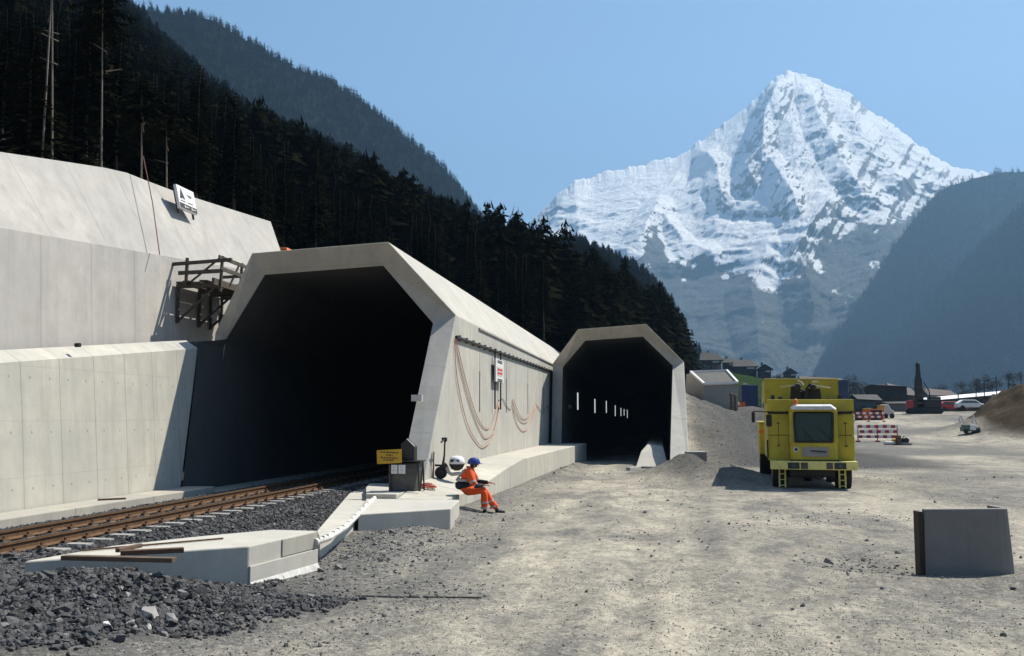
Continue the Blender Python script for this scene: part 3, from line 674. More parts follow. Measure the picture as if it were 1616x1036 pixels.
# notice board on the high wall
c = atX(293, 316, -15.62); sb = thing('notice_board', 'white board with a black triangle and a dark lower strip on the high wall', 'sign', c)
ang = R(13); m3 = Matrix(((0, math.sin(ang) * -1, math.cos(ang)), (1, 0, 0), (0, math.cos(ang), math.sin(ang)))); m3 = Matrix(((0, -math.sin(ang), math.cos(ang)), (1, 0, 0), (0, math.cos(ang), math.sin(ang))))
def brd(u, v, wd, ht, dn, th=.02): return MB().box(c + m3 @ Vector((u * .74, v * .74, dn)), (wd * .74, ht * .74, th), mat=m3)
brd(0, 0, 1.62, 1.10, 0, .10).build('panel', M['white'], sb, bevel=.01)
brd(0, -.40, 1.56, .24, .052, .012).build('lower_strip', M['ink'], sb)
for u in (-.32, .30):
    brd(u, -.40, .10, .13, .060, .012).build('emblem', M['offwhite'], sb); brd(u + .22, -.40, .24, .045, .060, .012).build('lettering', M['offwhite'], sb)
tri = [c + m3 @ Vector((u * .74, v * .74, .052)) for u, v in ((-.66, -.05), (-.46, -.05), (-.40, .08), (-.34, -.05), (-.22, -.05), (-.48, .42))]
MB().extr(tri, m3 @ Vector((0, 0, .012))).build('emblem', M['ink'], sb)
for u, v, wd in ((.26, .22, .42), (.30, .15, .3), (-.44, -.17, .4), (.25, -.15, .5)): brd(u, v, wd, .035, .054, .01).build('lettering', M['ink'], sb)
for u in (-.7, .7): brd(u, -.1, .06, 1.3, -.09, .06).build('bracket', M['darkmetal'], sb)

# orange thing and rods behind the near roof
oc = atY(441, 391, 40); t = thing('plant_machine', 'orange machine top showing behind the left corner of the near tunnel roof', 'machine', oc)
MB().box(oc + Vector((0, .5, -.25)), (1.0, 1.4, .5), taper=.7).build('hood', M['orange'], t, bevel=.04); MB().box(oc + Vector((.1, .4, -.9)), (1.3, 1.8, .8)).build('body', M['darkmetal'], t)

# ------------------------------------------------------------------ track
XN, XF, ZR = -9.33, -10.38, .57
tr = thing('railway_track', 'rusty rails on concrete sleepers running into the near tunnel', 'railway', (-9.85, 10, .3))
prof = [(-.07, 0), (.07, 0), (.07, .012), (.012, .035), (.012, .115), (.036, .125), (.036, .158), (-.036, .158), (-.036, .125), (-.012, .115), (-.012, .035), (-.07, .012)]
for x in (XN, XF):
    MB().extr([(x + a, -6, ZR - .158 + z) for a, z in prof], (0, 104, 0)).build('rail', M['railside'], tr)
    MB().box((x, 46, ZR + .001), (.045, 104, .006)).build('rail_head', M['darkmetal'], tr)
sl_m = MB().prism([(-1.08, -.13), (1.08, -.13), (1.08, .13), (-1.08, .13)], -.2, 0, [(-1.05, -.1), (1.05, -.1), (1.05, .1), (-1.05, .1)])
so_ = sl_m.build('sleeper', M['grey'], tr, ninv=False)
fo_ = []
for x in (-.525, .525):
    fb = MB()
    fb.box((x, 0, .008), (.32, .16, .016))
    for s in (-1, 1): fb.box((x + s * .11, 0, .02), (.07, .14, .05)).lathe([(.022, 0), (.022, .09)], (x + s * .11, 0, 0), 'Z', 6)
    fo_.append(fb.build('rail_clip', M['rust'], so_, ninv=False))
tl = tr.location
for k in range(62):
    y = 8.6 + .6 * k
    if k == 0: s_ = so_
    else:
        s_ = so_.copy(); COL.objects.link(s_); s_.parent = tr
        for f in fo_: q = f.copy(); COL.objects.link(q); q.parent = s_
    s_.location = (-9.85 - tl.x + RNG.normal(0, .015), y - tl.y, ZR - .158 - tl.z); s_.rotation_euler = (0, 0, RNG.normal(0, .006))

# ------------------------------------------------------------------ foreground foundation block
ZT = .62
P_ = lambda x, y, z=ZT: tuple(atZ(x, y, z)[:2])
fa, fb_, fc = P_(38, 886), P_(393, 862), P_(500, 838)
fd = P_(430, 836); fe = P_(300, 848); ff = P_(175, 862)
fr = thing('foundation_block', 'flat concrete foundation with a shaded front and pale stepped right face beside the rails', 'foundation', (fb_[0], fb_[1], 0))
MB().prism([fa, fb_, fc, fd, fe, ff], [.15, -.1, -.1, 0, 0, .1], ZT).build('slab', M['slab'], fr, bevel=.02)
def off(p, q, d):
    v = Vector((q[0] - p[0], q[1] - p[1], 0)).normalized(); nn = Vector((v.y, -v.x, 0)) * d; return nn
nn = off(fb_, fc, .02)
mid = ((fb_[0] * .55 + fc[0] * .45), (fb_[1] * .55 + fc[1] * .45))
def facepiece(p, q, z0, z1, t, m, nm):
    v = off(p, q, t); MB().prism([(p[0], p[1]), (p[0] + v.x, p[1] + v.y), (q[0] + v.x, q[1] + v.y), (q[0], q[1])], z0, z1).build(nm, m, fr, bevel=.008)
facepiece(mid, fc, .36, ZT - .012, .018, M['kerb'], 'patch')
facepiece(fb_, fc, -.1, .35, .03, M['slab'], 'base_course')
v = off(fb_, fc, .13); v2 = off(fb_, fc, .03)
MB().prism([fb_, (fb_[0] + v.x, fb_[1] + v.y), (fc[0] + v.x, fc[1] + v.y + .1), fc], -.15, .14, [(fb_[0], fb_[1]), (fb_[0] + v2.x, fb_[1] + v2.y), (fc[0] + v2.x, fc[1] + v2.y), fc]).build('footing', M['offwhite'], fr, bevel=.01)
for (x0, y0_, x1, y1_, wd, ht, z, lab) in ((100, 880, 275, 884, .12, .055, .66, 'long brown plank overhanging the front of the foundation block'),
                                       (190, 873, 290, 868, .11, .06, .70, 'brown plank with a broken orange end on top of the foundation block'),
                                       (185, 869, 222, 861, .06, .05, .74, 'short splintered timber resting across the brown planks')):
    tag(MB().bar(atZ(x0, y0_, z), atZ(x1, y1_, z), wd, ht).build('plank', M['rust'] if 'broken' in lab else M['timber'], None, bevel=.006), lab, 'plank')
tag(MB().bar(atZ(130, 869, .64), atZ(352, 850, .64), .025, .022).build('steel_bar', M['rust'], None), 'thin rusty steel bar lying lengthwise on the foundation block', 'bar')
tag(MB().bar(atZ(372, 893, .16), atZ(396, 906, .10), .10, .05).build('board', M['offwhite'], None), 'small pale board leaning on the stones at the block corner', 'board')

# ------------------------------------------------------------------ cabinet, signs, scooter at the near tunnel
ZS = .56
cb = atZ(637, 775, ZS) + Vector((0, -.12, 0)); bx = thing('cabinet', 'waist high cabinet wrapped in grey tarpaulin at the near tunnel leg', 'cabinet', cb)
ck = MB().prism([(cb.x - .33, cb.y - .10), (cb.x + .28, cb.y + .05), (cb.x + .40, cb.y + .38), (cb.x - .22, cb.y + .38)], ZS, [ZS + .66, ZS + .70, ZS + .74, ZS + .70], [(cb.x - .33, cb.y - .12), (cb.x + .40, cb.y + .05), (cb.x + .44, cb.y + .38), (cb.x - .22, cb.y + .38)])
ck.build('cover', M['box'], bx, bevel=.03)
for q in ((.42, .02), (.46, .36)): MB().bar((cb.x + q[0], cb.y + q[1], ZS), (cb.x + q[0] - .04, cb.y + q[1], ZS + .72), .035).build('leg', M['darkmetal'], bx)
MB().box((cb.x + .05, cb.y + .14, ZS + .735), (.86, .5, .03)).build('lid', M['darkmetal'], bx)
lc = Vector((cb.x + .12, cb.y + .12, ZS + .75)); hb = thing('hooded_box', 'black box with a pointed hood standing on the grey cabinet', 'box', lc)
MB().extr([lc + Vector(p) for p in ((-.17, -.12, 0), (.17, -.12, 0), (.17, -.12, .34), (-.02, -.12, .52), (-.17, -.12, .40))], (0, .3, 0)).build('case', M['darkmetal'], hb, bevel=.01)
MB().bar(lc + Vector((-.02, -.13, .53)), lc + Vector((.18, -.13, .345)), .03, .015).build('edge_strip', M['offwhite'], hb)
sp_ = atZ(617, 776, ZS); yb = thing('warning_sign', 'yellow rectangular sign with four dark lines on a thin post at the tunnel', 'sign', sp_)
s0 = atY(595, 710, sp_.y - .03); s1 = atY(634, 732, sp_.y - .03); cx, cz = (s0.x + s1.x) / 2, (s0.z + s1.z) / 2; W_, H_ = s1.x - s0.x, s0.z - s1.z
MB().box((cx, sp_.y - .03, cz), (W_, .02, H_), mat=Matrix.Rotation(R(-3), 3, 'Y')).build('panel', M['signyellow'], yb, bevel=.004)
for dz, L in ((.10, .46), (.035, .17), (-.03, .44), (-.085, .30)):
    xx = cx - L / 2
    while xx < cx + L / 2 - .02:
        wl = min(random.uniform(.04, .1), cx + L / 2 - xx); MB().box((xx + wl / 2, sp_.y - .043, cz + dz - (xx - cx) * .05), (wl, .004, .028)).build('lettering', M['ink'], yb); xx += wl + .018
MB().bar((sp_.x, sp_.y, ZS), (sp_.x, sp_.y, cz), .035).build('post', M['darkmetal'], yb)
for x0, x1, lab in ((617.5, 627, 'left of two white paper notices in front of the grey cabinet'), (629, 639.5, 'right of two white paper notices in front of the grey cabinet')):
    a = atY(x0, 734, cb.y - .17); e = atY(x1, 748, cb.y - .17)
    pn = thing('paper_notice', lab, 'notice', ((a.x + e.x) / 2, cb.y - .17, e.z), group='paper notices on the cabinet')
    MB().box(((a.x + e.x) / 2, cb.y - .17, (a.z + e.z) / 2), (e.x - a.x, .006, a.z - e.z)).build('sheet', M['white'], pn)
    for k in range(5): MB().box(((a.x + e.x) / 2, cb.y - .175, a.z - .035 - k * .035), (.11 - .02 * (k % 3), .002, .008)).build('lettering', M['grey'], pn)
cc = atZ(674, 770, .60); cl_ = MB()
for k in range(9):
    rr = .24 - .018 * k; pts = [cc + Vector((rr * math.cos(t) + .03 * math.sin(k * 5), (rr * .8) * math.sin(t), .015 + k * .011 + .006 * math.sin(3 * t + k))) for t in np.linspace(0, 6.283, 22)]
    cl_.tube(pts, .013, 5)
tag(cl_.build('hose_coil', M['coil'], None, smooth=True), 'loose coil of red hose lying on the paving beside the cabinet', 'hose')
tag(MB().bar(atZ(603, 782, .47), atZ(630, 781, .47), .09, .05).build('steel_bar', M['darkmetal'], None, bevel=.005), 'dark flat bar lying on the slab in front of the cabinet', 'bar')
tag(MB().bar(atZ(578, 777, .47), atZ(596, 773, .47), .07, .04).build('steel_bar', M['darkmetal'], None, bevel=.005), 'dark bar lying on the paving at the tunnel shadow', 'bar')
rp = atX(684, 752, -6.02); tag(MB().tube([(rp.x, rp.y, .74), (rp.x, rp.y, 1.2), (rp.x - .02, rp.y + .12, 1.45)], .018, 6).build('rod', M['rust'], None), 'thin upright steel rod at the foot of the tunnel wall', 'rod')
# scooter
sx, sy, sz = -5.86, 25.55, .725
scoot = thing('scooter', 'black and white wheeled scooter with tall handlebar parked against the tunnel wall', 'scooter', (sx, sy, sz))
def wheel(c, r, wdt, par, ax='Y', hub=True):
    t_ = MB().lathe([(r * .62, -wdt * .45), (r * .9, -wdt / 2), (r, -wdt * .28), (r, wdt * .28), (r * .9, wdt / 2), (r * .62, wdt * .45)], c, ax, 24).build('wheel', M['black'], par, smooth=False)
    MB().lathe([(r * .2, -wdt * .52), (r * .60, -wdt * .40), (r * .60, wdt * .40), (r * .2, wdt * .52)], c, ax, 16).build('rim', M['darkmetal'], t_, ninv=False)
wheel((sx - .04, sy, sz + .16), .165, .12, scoot); wheel((sx + .62, sy + .06, sz + .13), .13, .10, scoot)
b = MB().tube([(sx - .04, sy, sz + .18), (sx + .02, sy, sz + .42), (sx + .05, sy, sz + .62), (sx + .06, sy, sz + 1.0)], [.03, .035, .025, .022], 8)
b.build('stem', M['darkmetal'], scoot)
MB().tube([(sx + .02, sy - .28, sz + .98), (sx + .06, sy - .1, sz + 1.04), (sx + .06, sy + .1, sz + 1.04), (sx + .02, sy + .28, sz + .98)], .022, 8).box((sx + .05, sy, sz + 1.05), (.13, .12, .10)).build('handlebar', M['black'], scoot)
MB().lathe([(.05, -.05), (.075, -.03), (.075, .03), (.04, .05)], (sx + .07, sy - .08, sz + .36), 'Y', 14).build('headlight', M['darkmetal'], scoot)
MB().bar((sx - .2, sy - .02, sz + .36), (sx + .02, sy - .02, sz + .35), .09, .05).build('mudguard', M['black'], scoot)
MB().tube([(sx + .1, sy, sz + .35), (sx + .16, sy, sz + .18), (sx + .25, sy, sz + .12), (sx + .5, sy, sz + .14), (sx + .64, sy, sz + .2)], [.05, .05, .05, .05, .03], 8).build('frame', M['offwhite'], scoot)
MB().lathe([(.06, .22), (.15, .27), (.20, .36), (.21, .40)], (sx + .40, sy - .02, sz), 'Z', 20).build('seat_tub', M['black'], scoot, smooth=True)
MB().lathe([(.215, .40), (.215, .45), (.19, .55), (.12, .60), (.02, .615)], (sx + .40, sy - .02, sz), 'Z', 20).build('lid', M['white'], scoot, smooth=True)
MB().box((sx + .38, sy - .205, sz + .485), (.24, .03, .07)).build('lid_window', M['black'], scoot, bevel=.015)

# cables on the tunnel wall
CX = -6.075
def smooth_line(pts, k=8):
    out = []
    P = [pts[0]] + pts + [pts[-1]]
    for i in range(1, len(P) - 2):
        a, b_, c_, d_ = (Vector(P[j]) for j in (i - 1, i, i + 1, i + 2))
        for t in np.linspace(0, 1, k, endpoint=False):
            out.append(.5 * ((2 * b_) + (c_ - a) * t + (2 * a - 5 * b_ + 4 * c_ - d_) * t * t + (3 * b_ - a - 3 * c_ + d_) * t ** 3))
    out.append(Vector(pts[-1])); return out
for k, (lab, pl) in enumerate((('orange cable in the large left loop on the tunnel wall, middle strand', [(718, 535), (728, 590), (745, 650), (762, 688), (772, 690), (782, 675), (788, 640)]),
        ('orange cable in the large left loop on the tunnel wall, shallowest strand', [(720, 537), (735, 600), (752, 655), (766, 676), (776, 670), (787, 634)]),
        ('orange cable in the large left loop on the tunnel wall, deepest strand', [(717, 535), (722, 600), (738, 670), (757, 702), (768, 703), (779, 685), (790, 634)]),
        ('thin grey cable curling below the board posts on the tunnel wall', [(787, 632), (793, 629), (799, 640), (806, 646), (810, 636)]),
        ('orange cable in the right loop on the tunnel wall, middle strand', [(808, 632), (813, 650), (821, 664), (830, 667), (839, 655), (846, 638)]),
        ('orange cable in the right loop on the tunnel wall, shallowest strand', [(810, 630), (820, 655), (829, 661), (836, 655), (848, 636)]),
        ('orange cable in the right loop on the tunnel wall, deepest strand', [(808, 640), (815, 668), (827, 681), (838, 668), (845, 642)]),
        ('dark cable bundle end near the far tunnel on the outer wall', [(846, 637), (853, 648), (858, 650), (864, 641), (874, 655)]),
        ('orange cable hanging straight down near the far tunnel', [(864, 641), (868, 652), (871, 662), (873, 682)]))):
    tag(MB().tube(smooth_line([atX(x, y, CX + .006 * (k % 3)) for x, y in pl]), .013, 6).build('hanging_cable', M['cable'] if 'orange' in lab else M['grey'], None, smooth=True), lab, 'cable', 'cables looped along the tunnel wall')
# board on posts by the wall
CX = -6.02; a = atX(783, 566, CX + .1); e = atX(795.5, 605, CX + .1); yc = (a.y + e.y) / 2; zc = (a.z + e.z) / 2; W_ = abs(e.y - a.y); H_ = a.z - e.z
ib = thing('information_board', 'white board with a red panel on two thin posts against the tunnel wall', 'sign', (CX, yc, zc - H_ / 2))
MB().box((CX + .06, yc, zc), (.06, W_ * .95, H_)).build('panel', M['white'], ib, bevel=.01)
MB().box((CX + .094, yc, zc - .02), (.006, W_ * .62, H_ * .36)).build('red_field', M['redink'], ib)
for k in range(3): MB().box((CX + .099, yc, zc + .10 - k * .13), (.004, W_ * .5, .05)).build('lettering', M['offwhite'], ib)
for dz in (.36, .30, -.32, -.38): MB().box((CX + .093, yc, zc + dz), (.006, W_ * .6, .04)).build('lettering', M['ink'], ib)
for dy in (-.34, .36): MB().bar((CX + .01, yc + dy * W_, zc - H_ / 2 - 1.0), (CX + .01, yc + dy * W_, zc + H_ / 2 + .38), .05).build('post', M['darkmetal'], ib)

# ------------------------------------------------------------------ far tunnel foreground
wkp = [(.32, 46.2, -.2), (.02, 48.5, .93), (-.74, 48.6, 1.04), (-1.04, 47.8, .72), (-1.34, 46.2, -.2)]
tag(MB().add(wkp + [(p[0], 120, p[2]) for p in wkp], [(0, 1, 2, 3, 4), (9, 8, 7, 6, 5)] + [(k, 5 + k, 5 + (k + 1) % 5, (k + 1) % 5) for k in range(5)]).build('walkway', M['slab'], None, bevel=.015), 'concrete walkway inside the far tunnel ending in a sloping sunlit face', 'walkway')
tag(MB().prism([(-1.62, 43.6), (-1.45, 43.6), (-1.0, 45.9), (.3, 45.9), (.3, 46.3), (-1.2, 46.3)], -.3, [.16, .16, .10, .08, .08, .10]).build('kerb', M['grey'], None, bevel=.02), 'low dark concrete kerb in front of the far tunnel walkway', 'kerb')
q = atZ(1099, 746, .05); tag(MB().box((q.x, q.y + .5, .42), (.86, .9, 1.0), rz=R(4)).build('concrete_cube', M['grey'], None, bevel=.03), 'small shaded concrete block beside the right leg of the far tunnel', 'block')

# precast piece in the right foreground
pc = thing('precast_piece', 'grey upright precast concrete piece with a left end coloured brown for shade standing in the gravel', 'precast element', (4.55, 15.9, 0))
bl = atZ(1461, 907, -.02); br = bl + Vector((1.40, .16, 0)); dirx = (Vector(br) - Vector(bl)).normalized(); dy_ = Vector((-dirx.y, dirx.x, 0)); L = (Vector(br) - Vector(bl)).length
fl = []
for t, dd in ((0, 0), (.3, .0), (.6, 0), (.84, .0), (.93, .02), (.98, .06), (1.0, .12)): fl.append(Vector(bl) + dirx * (L * t) + dy_ * dd)
bk = [p + dy_ * .10 - (dirx * .07 if i > 4 else Vector()) for i, p in enumerate(fl)]
loop = fl + [fl[-1] + dy_ * .5, fl[-1] + dy_ * .5 - dirx * .1] + bk[::-1]
topl = [p + Vector((0, 0, 1)) + dirx * (-.10 * ((p - fl[0]).dot(dirx) / L) + .03) + dy_ * .05 for p in loop]
MB().prism([(p.x, p.y) for p in loop], -.35, [.955 + .015 * ((p - fl[0]).dot(dirx) / L) for p in loop], [(p.x, p.y) for p in topl]).build('front_panel', M['precast'], pc, bevel=.015)
s0 = fl[0] - dirx * .065 + dy_ * .03
MB().prism([(p.x, p.y) for p in (s0, s0 + dirx * .062, s0 + dirx * .062 + dy_ * .22, s0 + dy_ * .22)], -.35, .92).build('end_panel', M['shadedend'], pc, bevel=.01)  # shaded side given its darkness by colour
# ------------------------------------------------------------------ the seated workers
def skin(name, V, E_, rad, m, parent, sub=2, flat=None):
    me = bpy.data.meshes.new(name); me.from_pydata([tuple(v) for v in V], E_, []); o = bpy.data.objects.new(name, me); COL.objects.link(o)
    me.materials.append(m); o.parent = parent
    sm = o.modifiers.new('skin', 'SKIN'); sm.use_smooth_shade = True
    for i, r in enumerate(rad):
        d = me.skin_vertices[0].data[i]; d.radius = r if hasattr(r, '__len__') else (r, r); d.use_root = (i == 0)
    s_ = o.modifiers.new('subdivision', 'SUBSURF'); s_.levels = s_.render_levels = sub
    return o
def chain(n): return [(i, i + 1) for i in range(n - 1)]
def hand_bm(wr, d, side):
    """palm with four bent fingers and a thumb; wr wrist, d pointing direction"""
    b = MB(); d = Vector(d).normalized(); lat = d.cross(Vector((0, 0, 1))).normalized(); dn = lat.cross(d) * -1
    if dn.z > 0: dn = -dn
    pm = Matrix((lat, d, dn)).transposed(); b.box(wr + d * .045, (.078, .095, .028), mat=pm, taper=.9)
    for k, L in enumerate((.062, .072, .068, .052)):
        p = wr + d * .09 + lat * (.029 - .0195 * k); q = p + d * L * .55 + dn * .006; r_ = q + d * L * .3 + dn * L * .35
        b.tube([p - d * .01, q, r_], [.0095, .009, .0075], 6)
    p = wr + d * .03 + lat * .036 * side; b.tube([p, p + lat * .025 * side + d * .03, p + lat * .028 * side + d * .058 + dn * .012], [.011, .0105, .008], 6)
    return b
def worker(label, loc, rz, lean, feet, knees, hands_on, elbow_out, look):
    t = thing('person', label, 'person', loc, rz)
    hip = Vector((0, 0, .13)); ch = Vector((.02 + lean * .55, 0, .42)); nk = Vector((.03 + lean, 0, .575)); hd = nk + Vector((.055 + look[0] * .03, look[1] * .04, .10))
    sh = [ch + Vector((.03, s * .19, .115)) for s in (1, -1)]
    hp = [Vector((.03, s * .10, .11)) for s in (1, -1)]
    kn = [Vector(k) for k in knees]; an = [Vector(k) for k in feet]
    hn = [Vector(k) for k in hands_on]; el = [Vector(k) for k in elbow_out]
    t.scale = (1.10, 1.10, 1.08)
    # body: one continuous figure under the clothes
    V = [hip, ch, nk, nk + Vector((.02, 0, .05)), hd + Vector((0, 0, .01)), hd + Vector((.012, 0, .075))]; E_ = chain(6); rad = [(.12, .10), (.13, .10), .052, .05, (.082, .075), (.07, .065)]
    for i in range(2):
        n0 = len(V); V += [sh[i], el[i], hn[i]]; E_ += [(1, n0), (n0, n0 + 1), (n0 + 1, n0 + 2)]; rad += [.055, .04, .028]
        n0 = len(V); V += [hp[i], kn[i], an[i] + Vector((0, 0, .06))]; E_ += [(0, n0), (n0, n0 + 1), (n0 + 1, n0 + 2)]; rad += [.075, .055, .035]
    body = skin('body', V, E_, rad, M['skin'], t)
    hb_ = MB()
    for i in range(2):
        s = (1, -1)[i]; hb = hand_bm(hn[i], hn[i] - el[i], s if i else -s)
        hb.build('hand', M['skin'], t, ninv=False, smooth=True)
    f = MB().lathe([(.012, -.012), (.016, .0), (.006, .022)], hd + Vector((.088, 0, .0)), 'Z', 8)
    for s in (1, -1): f.lathe([(.018, -.028), (.024, 0), (.014, .03)], hd + Vector((-.005, s * .078, .0)), 'Z', 8)
    f.build('face', M['skin'], t, ninv=False, smooth=True)
    e_ = MB()
    for s in (1, -1): e_.lathe([(.004, -.007), (.009, 0), (.004, .007)], hd + Vector((.072, s * .03, .018)), 'Z', 8)
    e_.box(hd + Vector((.076, 0, -.042)), (.012, .045, .008)); e_.build('eyes_and_mouth', M['hair'], t, ninv=False)
    MB().lathe([(.07, -.045), (.083, -.01), (.084, .04), (.07, .07)], hd + Vector((-.016, 0, .0)), 'Z', 16).build('hair', M['hair'], t, ninv=False, smooth=True)
    # jacket: orange above, navy below and on the forearms
    jk = [hip + Vector((-.01, 0, .17)), ch + Vector((-.012, 0, 0)), ch.lerp(nk, .62) + Vector((-.015, 0, 0)), nk + Vector((-.005, 0, .02))]
    V = list(jk); E_ = chain(4); rad = [(.205, .17), (.225, .175), (.175, .135), (.078, .07)]
    for i in range(2):
        n0 = len(V); V += [sh[i], sh[i].lerp(el[i], .55), el[i], ]; E_ += [(1, n0), (n0, n0 + 1), (n0 + 1, n0 + 2)]; rad += [.108, .09, .075]
    skin('jacket', V, E_, rad, M['hivis'], t)
    skin('jacket_hem', [hip + Vector((-.015, 0, -.03)), hip + Vector((-.015, 0, .09)), hip + Vector((-.01, 0, .20))], chain(3), [(.195, .18), (.215, .185), (.212, .178)], M['navy'], t)
    for i in range(2):
        skin('sleeve', [el[i], el[i].lerp(hn[i], .5), el[i].lerp(hn[i], .93)], chain(3), [.068, .058, .046], M['navy'], t)
    b = MB(); m_ = jk[0].lerp(jk[1], .12)
    for z_, rx, ry in ((.03, .18, .215), ):
        ring = [(m_.x + rx * math.cos(a), m_.y + ry * math.sin(a), m_.z + z_) for a in np.linspace(0, 6.283, 25)[:-1]]
        nn_ = len(ring); b.add([(x, y, z - .025) for x, y, z in ring] + [(x, y, z + .025) for x, y, z in ring], [(i, (i + 1) % nn_, nn_ + (i + 1) % nn_, nn_ + i) for i in range(nn_)])
    for s in (1, -1): b.tube([m_ + Vector((-.182, s * .10, .02)), ch + Vector((-.186, s * .10, .02)), ch + Vector((-.06, s * .12, .17)), ch + Vector((.09, s * .12, .10)), m_ + Vector((.15, s * .10, .02))], .024, 5)
    b.build('reflective_band', M['stripe'], t, ninv=False)
    for i in range(2):
        q = sh[i].lerp(el[i], .72); MB().tube([q - (el[i] - sh[i]).normalized() * .022, q + (el[i] - sh[i]).normalized() * .022], .079, 12).build('reflective_band', M['stripe'], t, ninv=False)
    # trousers
    V = [hip + Vector((-.01, 0, -.01)), hip + Vector((-.01, 0, .07))]; E_ = [(0, 1)]; rad = [(.17, .14), (.165, .13)]
    for i in range(2):
        n0 = len(V); V += [hp[i] + Vector((.06, 0, -.01)), kn[i], kn[i].lerp(an[i], .45), an[i] + Vector((0, 0, .10))]
        E_ += [(0, n0), (n0, n0 + 1), (n0 + 1, n0 + 2), (n0 + 2, n0 + 3)]; rad += [.112, .092, .085, .078]
    skin('trousers', V, E_, rad, M['hivis'], t)
    for i in range(2):
        for f_ in (.50, .72):
            q = kn[i].lerp(an[i], f_); dd = (an[i] - kn[i]).normalized() * .02
            MB().tube([q - dd, q + dd], .089, 12).build('reflective_band', M['stripe'], t, ninv=False)
    # boots
    for i in range(2):
        a = an[i]; fw = Vector((an[i].x - hip.x, an[i].y - kn[i].y * .6, 0)).normalized()
        skin('boot', [a + Vector((0, 0, .13)), a + Vector((-.01, 0, .04)), a + fw * .10 + Vector((0, 0, .028)), a + fw * .19 + Vector((0, 0, .026))], chain(4), [.058, .058, (.048, .042), (.042, .034)], M['navy'], t)
    # helmet
    hm = MB().lathe([(.142, .0), (.146, .012), (.139, .055), (.115, .105), (.072, .135), (.02, .146), (.001, .147)], hd + Vector((-.012, 0, .032)), 'Z', 24)
    hm.lathe([(.166, -.004), (.166, .006), (.11, .012)], hd + Vector((.012, 0, .034)), 'Z', 24)
    hm.bar(hd + Vector((-.11, 0, .13)), hd + Vector((.075, 0, .155)), .03, .02)
    for s in (1, -1): hm.lathe([(.03, -.028), (.05, -.02), (.05, .02), (.03, .028)], hd + Vector((-.03, s * .15, .075)), 'Y', 12)
    hm.build('helmet', M['helmet'], t, ninv=False, smooth=False)
    MB().box(hd + Vector((-.14, 0, .08)), (.012, .10, .03)).build('helmet_band', M['white'], t, ninv=False, bevel=.004)
    return t
# local axes: x where the worker faces, y to his left, z from the seat
W1 = worker('person in orange and navy work suit and blue helmet sitting on the slab edge', (-4.86, 23.62, .455), R(12), .12,
            [(.74, .13, -.43), (.46, -.12, -.43)], [(.44, .14, .12), (.44, -.13, .11)], [(.57, .10, .27), (.43, -.17, .23)], [(.31, .29, .28), (.22, -.32, .22)], (.6, -.25))

# ------------------------------------------------------------------ yellow site vehicle
TK = thing('site_truck', 'tall yellow tunnel vehicle seen head on with dark windscreen and white roof visor', 'vehicle', (atY(1283, 760, 33.3).x, 33.3, gz(5.2, 34)), R(-4.2)); TK.scale = (.94, .94, .95)
lx = lambda p: (p - 1282) * .0221; lz = lambda p: 2.35 + (660 - p) * .0221
def tb(name, x0, x1, y0, y1, z0, z1, m, bevel=.03, par=None, taper=1.): return MB().box(((x0 + x1) / 2, (y0 + y1) / 2, (z0 + z1) / 2), (x1 - x0, y1 - y0, z1 - z0), taper=taper).build(name, m, par or TK, bevel=bevel, ninv=False)
tb('chassis', -1.2, 1.2, .5, 10.6, .62, 1.0, M['darkmetal'])
tb('underbody', -.75, .80, .35, 9.5, .42, .66, M['darkmetal'])
body = tb('body', -1.44, 1.44, .62, 6.4, .95, 3.10, M['yellow'])
for x0, x1 in ((-1.49, -.73), (.90, 1.49)):
    tb('front_panel', x0, x1, .50, .66, .98, 1.86, M['yellow'], .02); tb('front_panel', x0, x1, .505, .66, 1.875, 2.63, M['yellow'], .02)
tb('top_panel', -1.49, 1.49, .49, .70, 2.70, 3.14, M['yellow'], .02)
tb('groove', -1.46, 1.46, .58, .64, 2.62, 2.71, M['black'], 0)
MB().bar((-1.48, .50, 2.70), (-.72, .46, 2.66), .05, .05).bar((.90, .46, 2.62), (1.48, .5, 2.70), .06, .06).build('grab_rail', M['black'], TK, ninv=False)
# cab
cabp = [(-.73, .62), (-.73, .30), (-.62, .16), (.80, .16), (.90, .30), (.90, .62)]
MB().prism(cabp, .98, 1.62).build('cab', M['yellow'], TK, ninv=False, bevel=.025)
MB().prism(cabp, 2.70, 2.84).build('cab_roof', M['yellow'], TK, ninv=False, bevel=.02)
for x0, x1 in ((-.74, -.56), (.73, .91)): tb('cab_pillar', x0, x1, .20, .62, 1.60, 2.72, M['yellow'], .02)
gl = MB().add([(-.53, .165, 1.68), (.70, .165, 1.68), (.73, .24, 2.66), (-.56, .24, 2.66), (-.53, .195, 1.68), (.70, .195, 1.68), (.73, .27, 2.66), (-.56, .27, 2.66)],
              [(0, 1, 2, 3), (7, 6, 5, 4), (0, 4, 5, 1), (1, 5, 6, 2), (2, 6, 7, 3), (3, 7, 4, 0)]).build('windscreen', M['glass'], TK, ninv=False)
MB().box((.05, .50, 1.95), (.62, .10, .75)).build('driver_seat', M['navy'], TK, ninv=False, bevel=.05)
fr_ = MB().bar((-.56, .16, 1.66), (.73, .16, 1.66), .05, .07).bar((-.54, .15, 1.66), (-.58, .225, 2.68), .08, .05).bar((.71, .15, 1.66), (.75, .225, 2.68), .08, .05).build('frame', M['black'], gl, ninv=False, bevel=.012)
MB().bar((.1, .14, 1.66), (-.35, .17, 2.15), .02, .015).bar((.7, .14, 1.66), (.25, .17, 2.15), .02, .015).build('wiper', M['black'], gl, ninv=False)
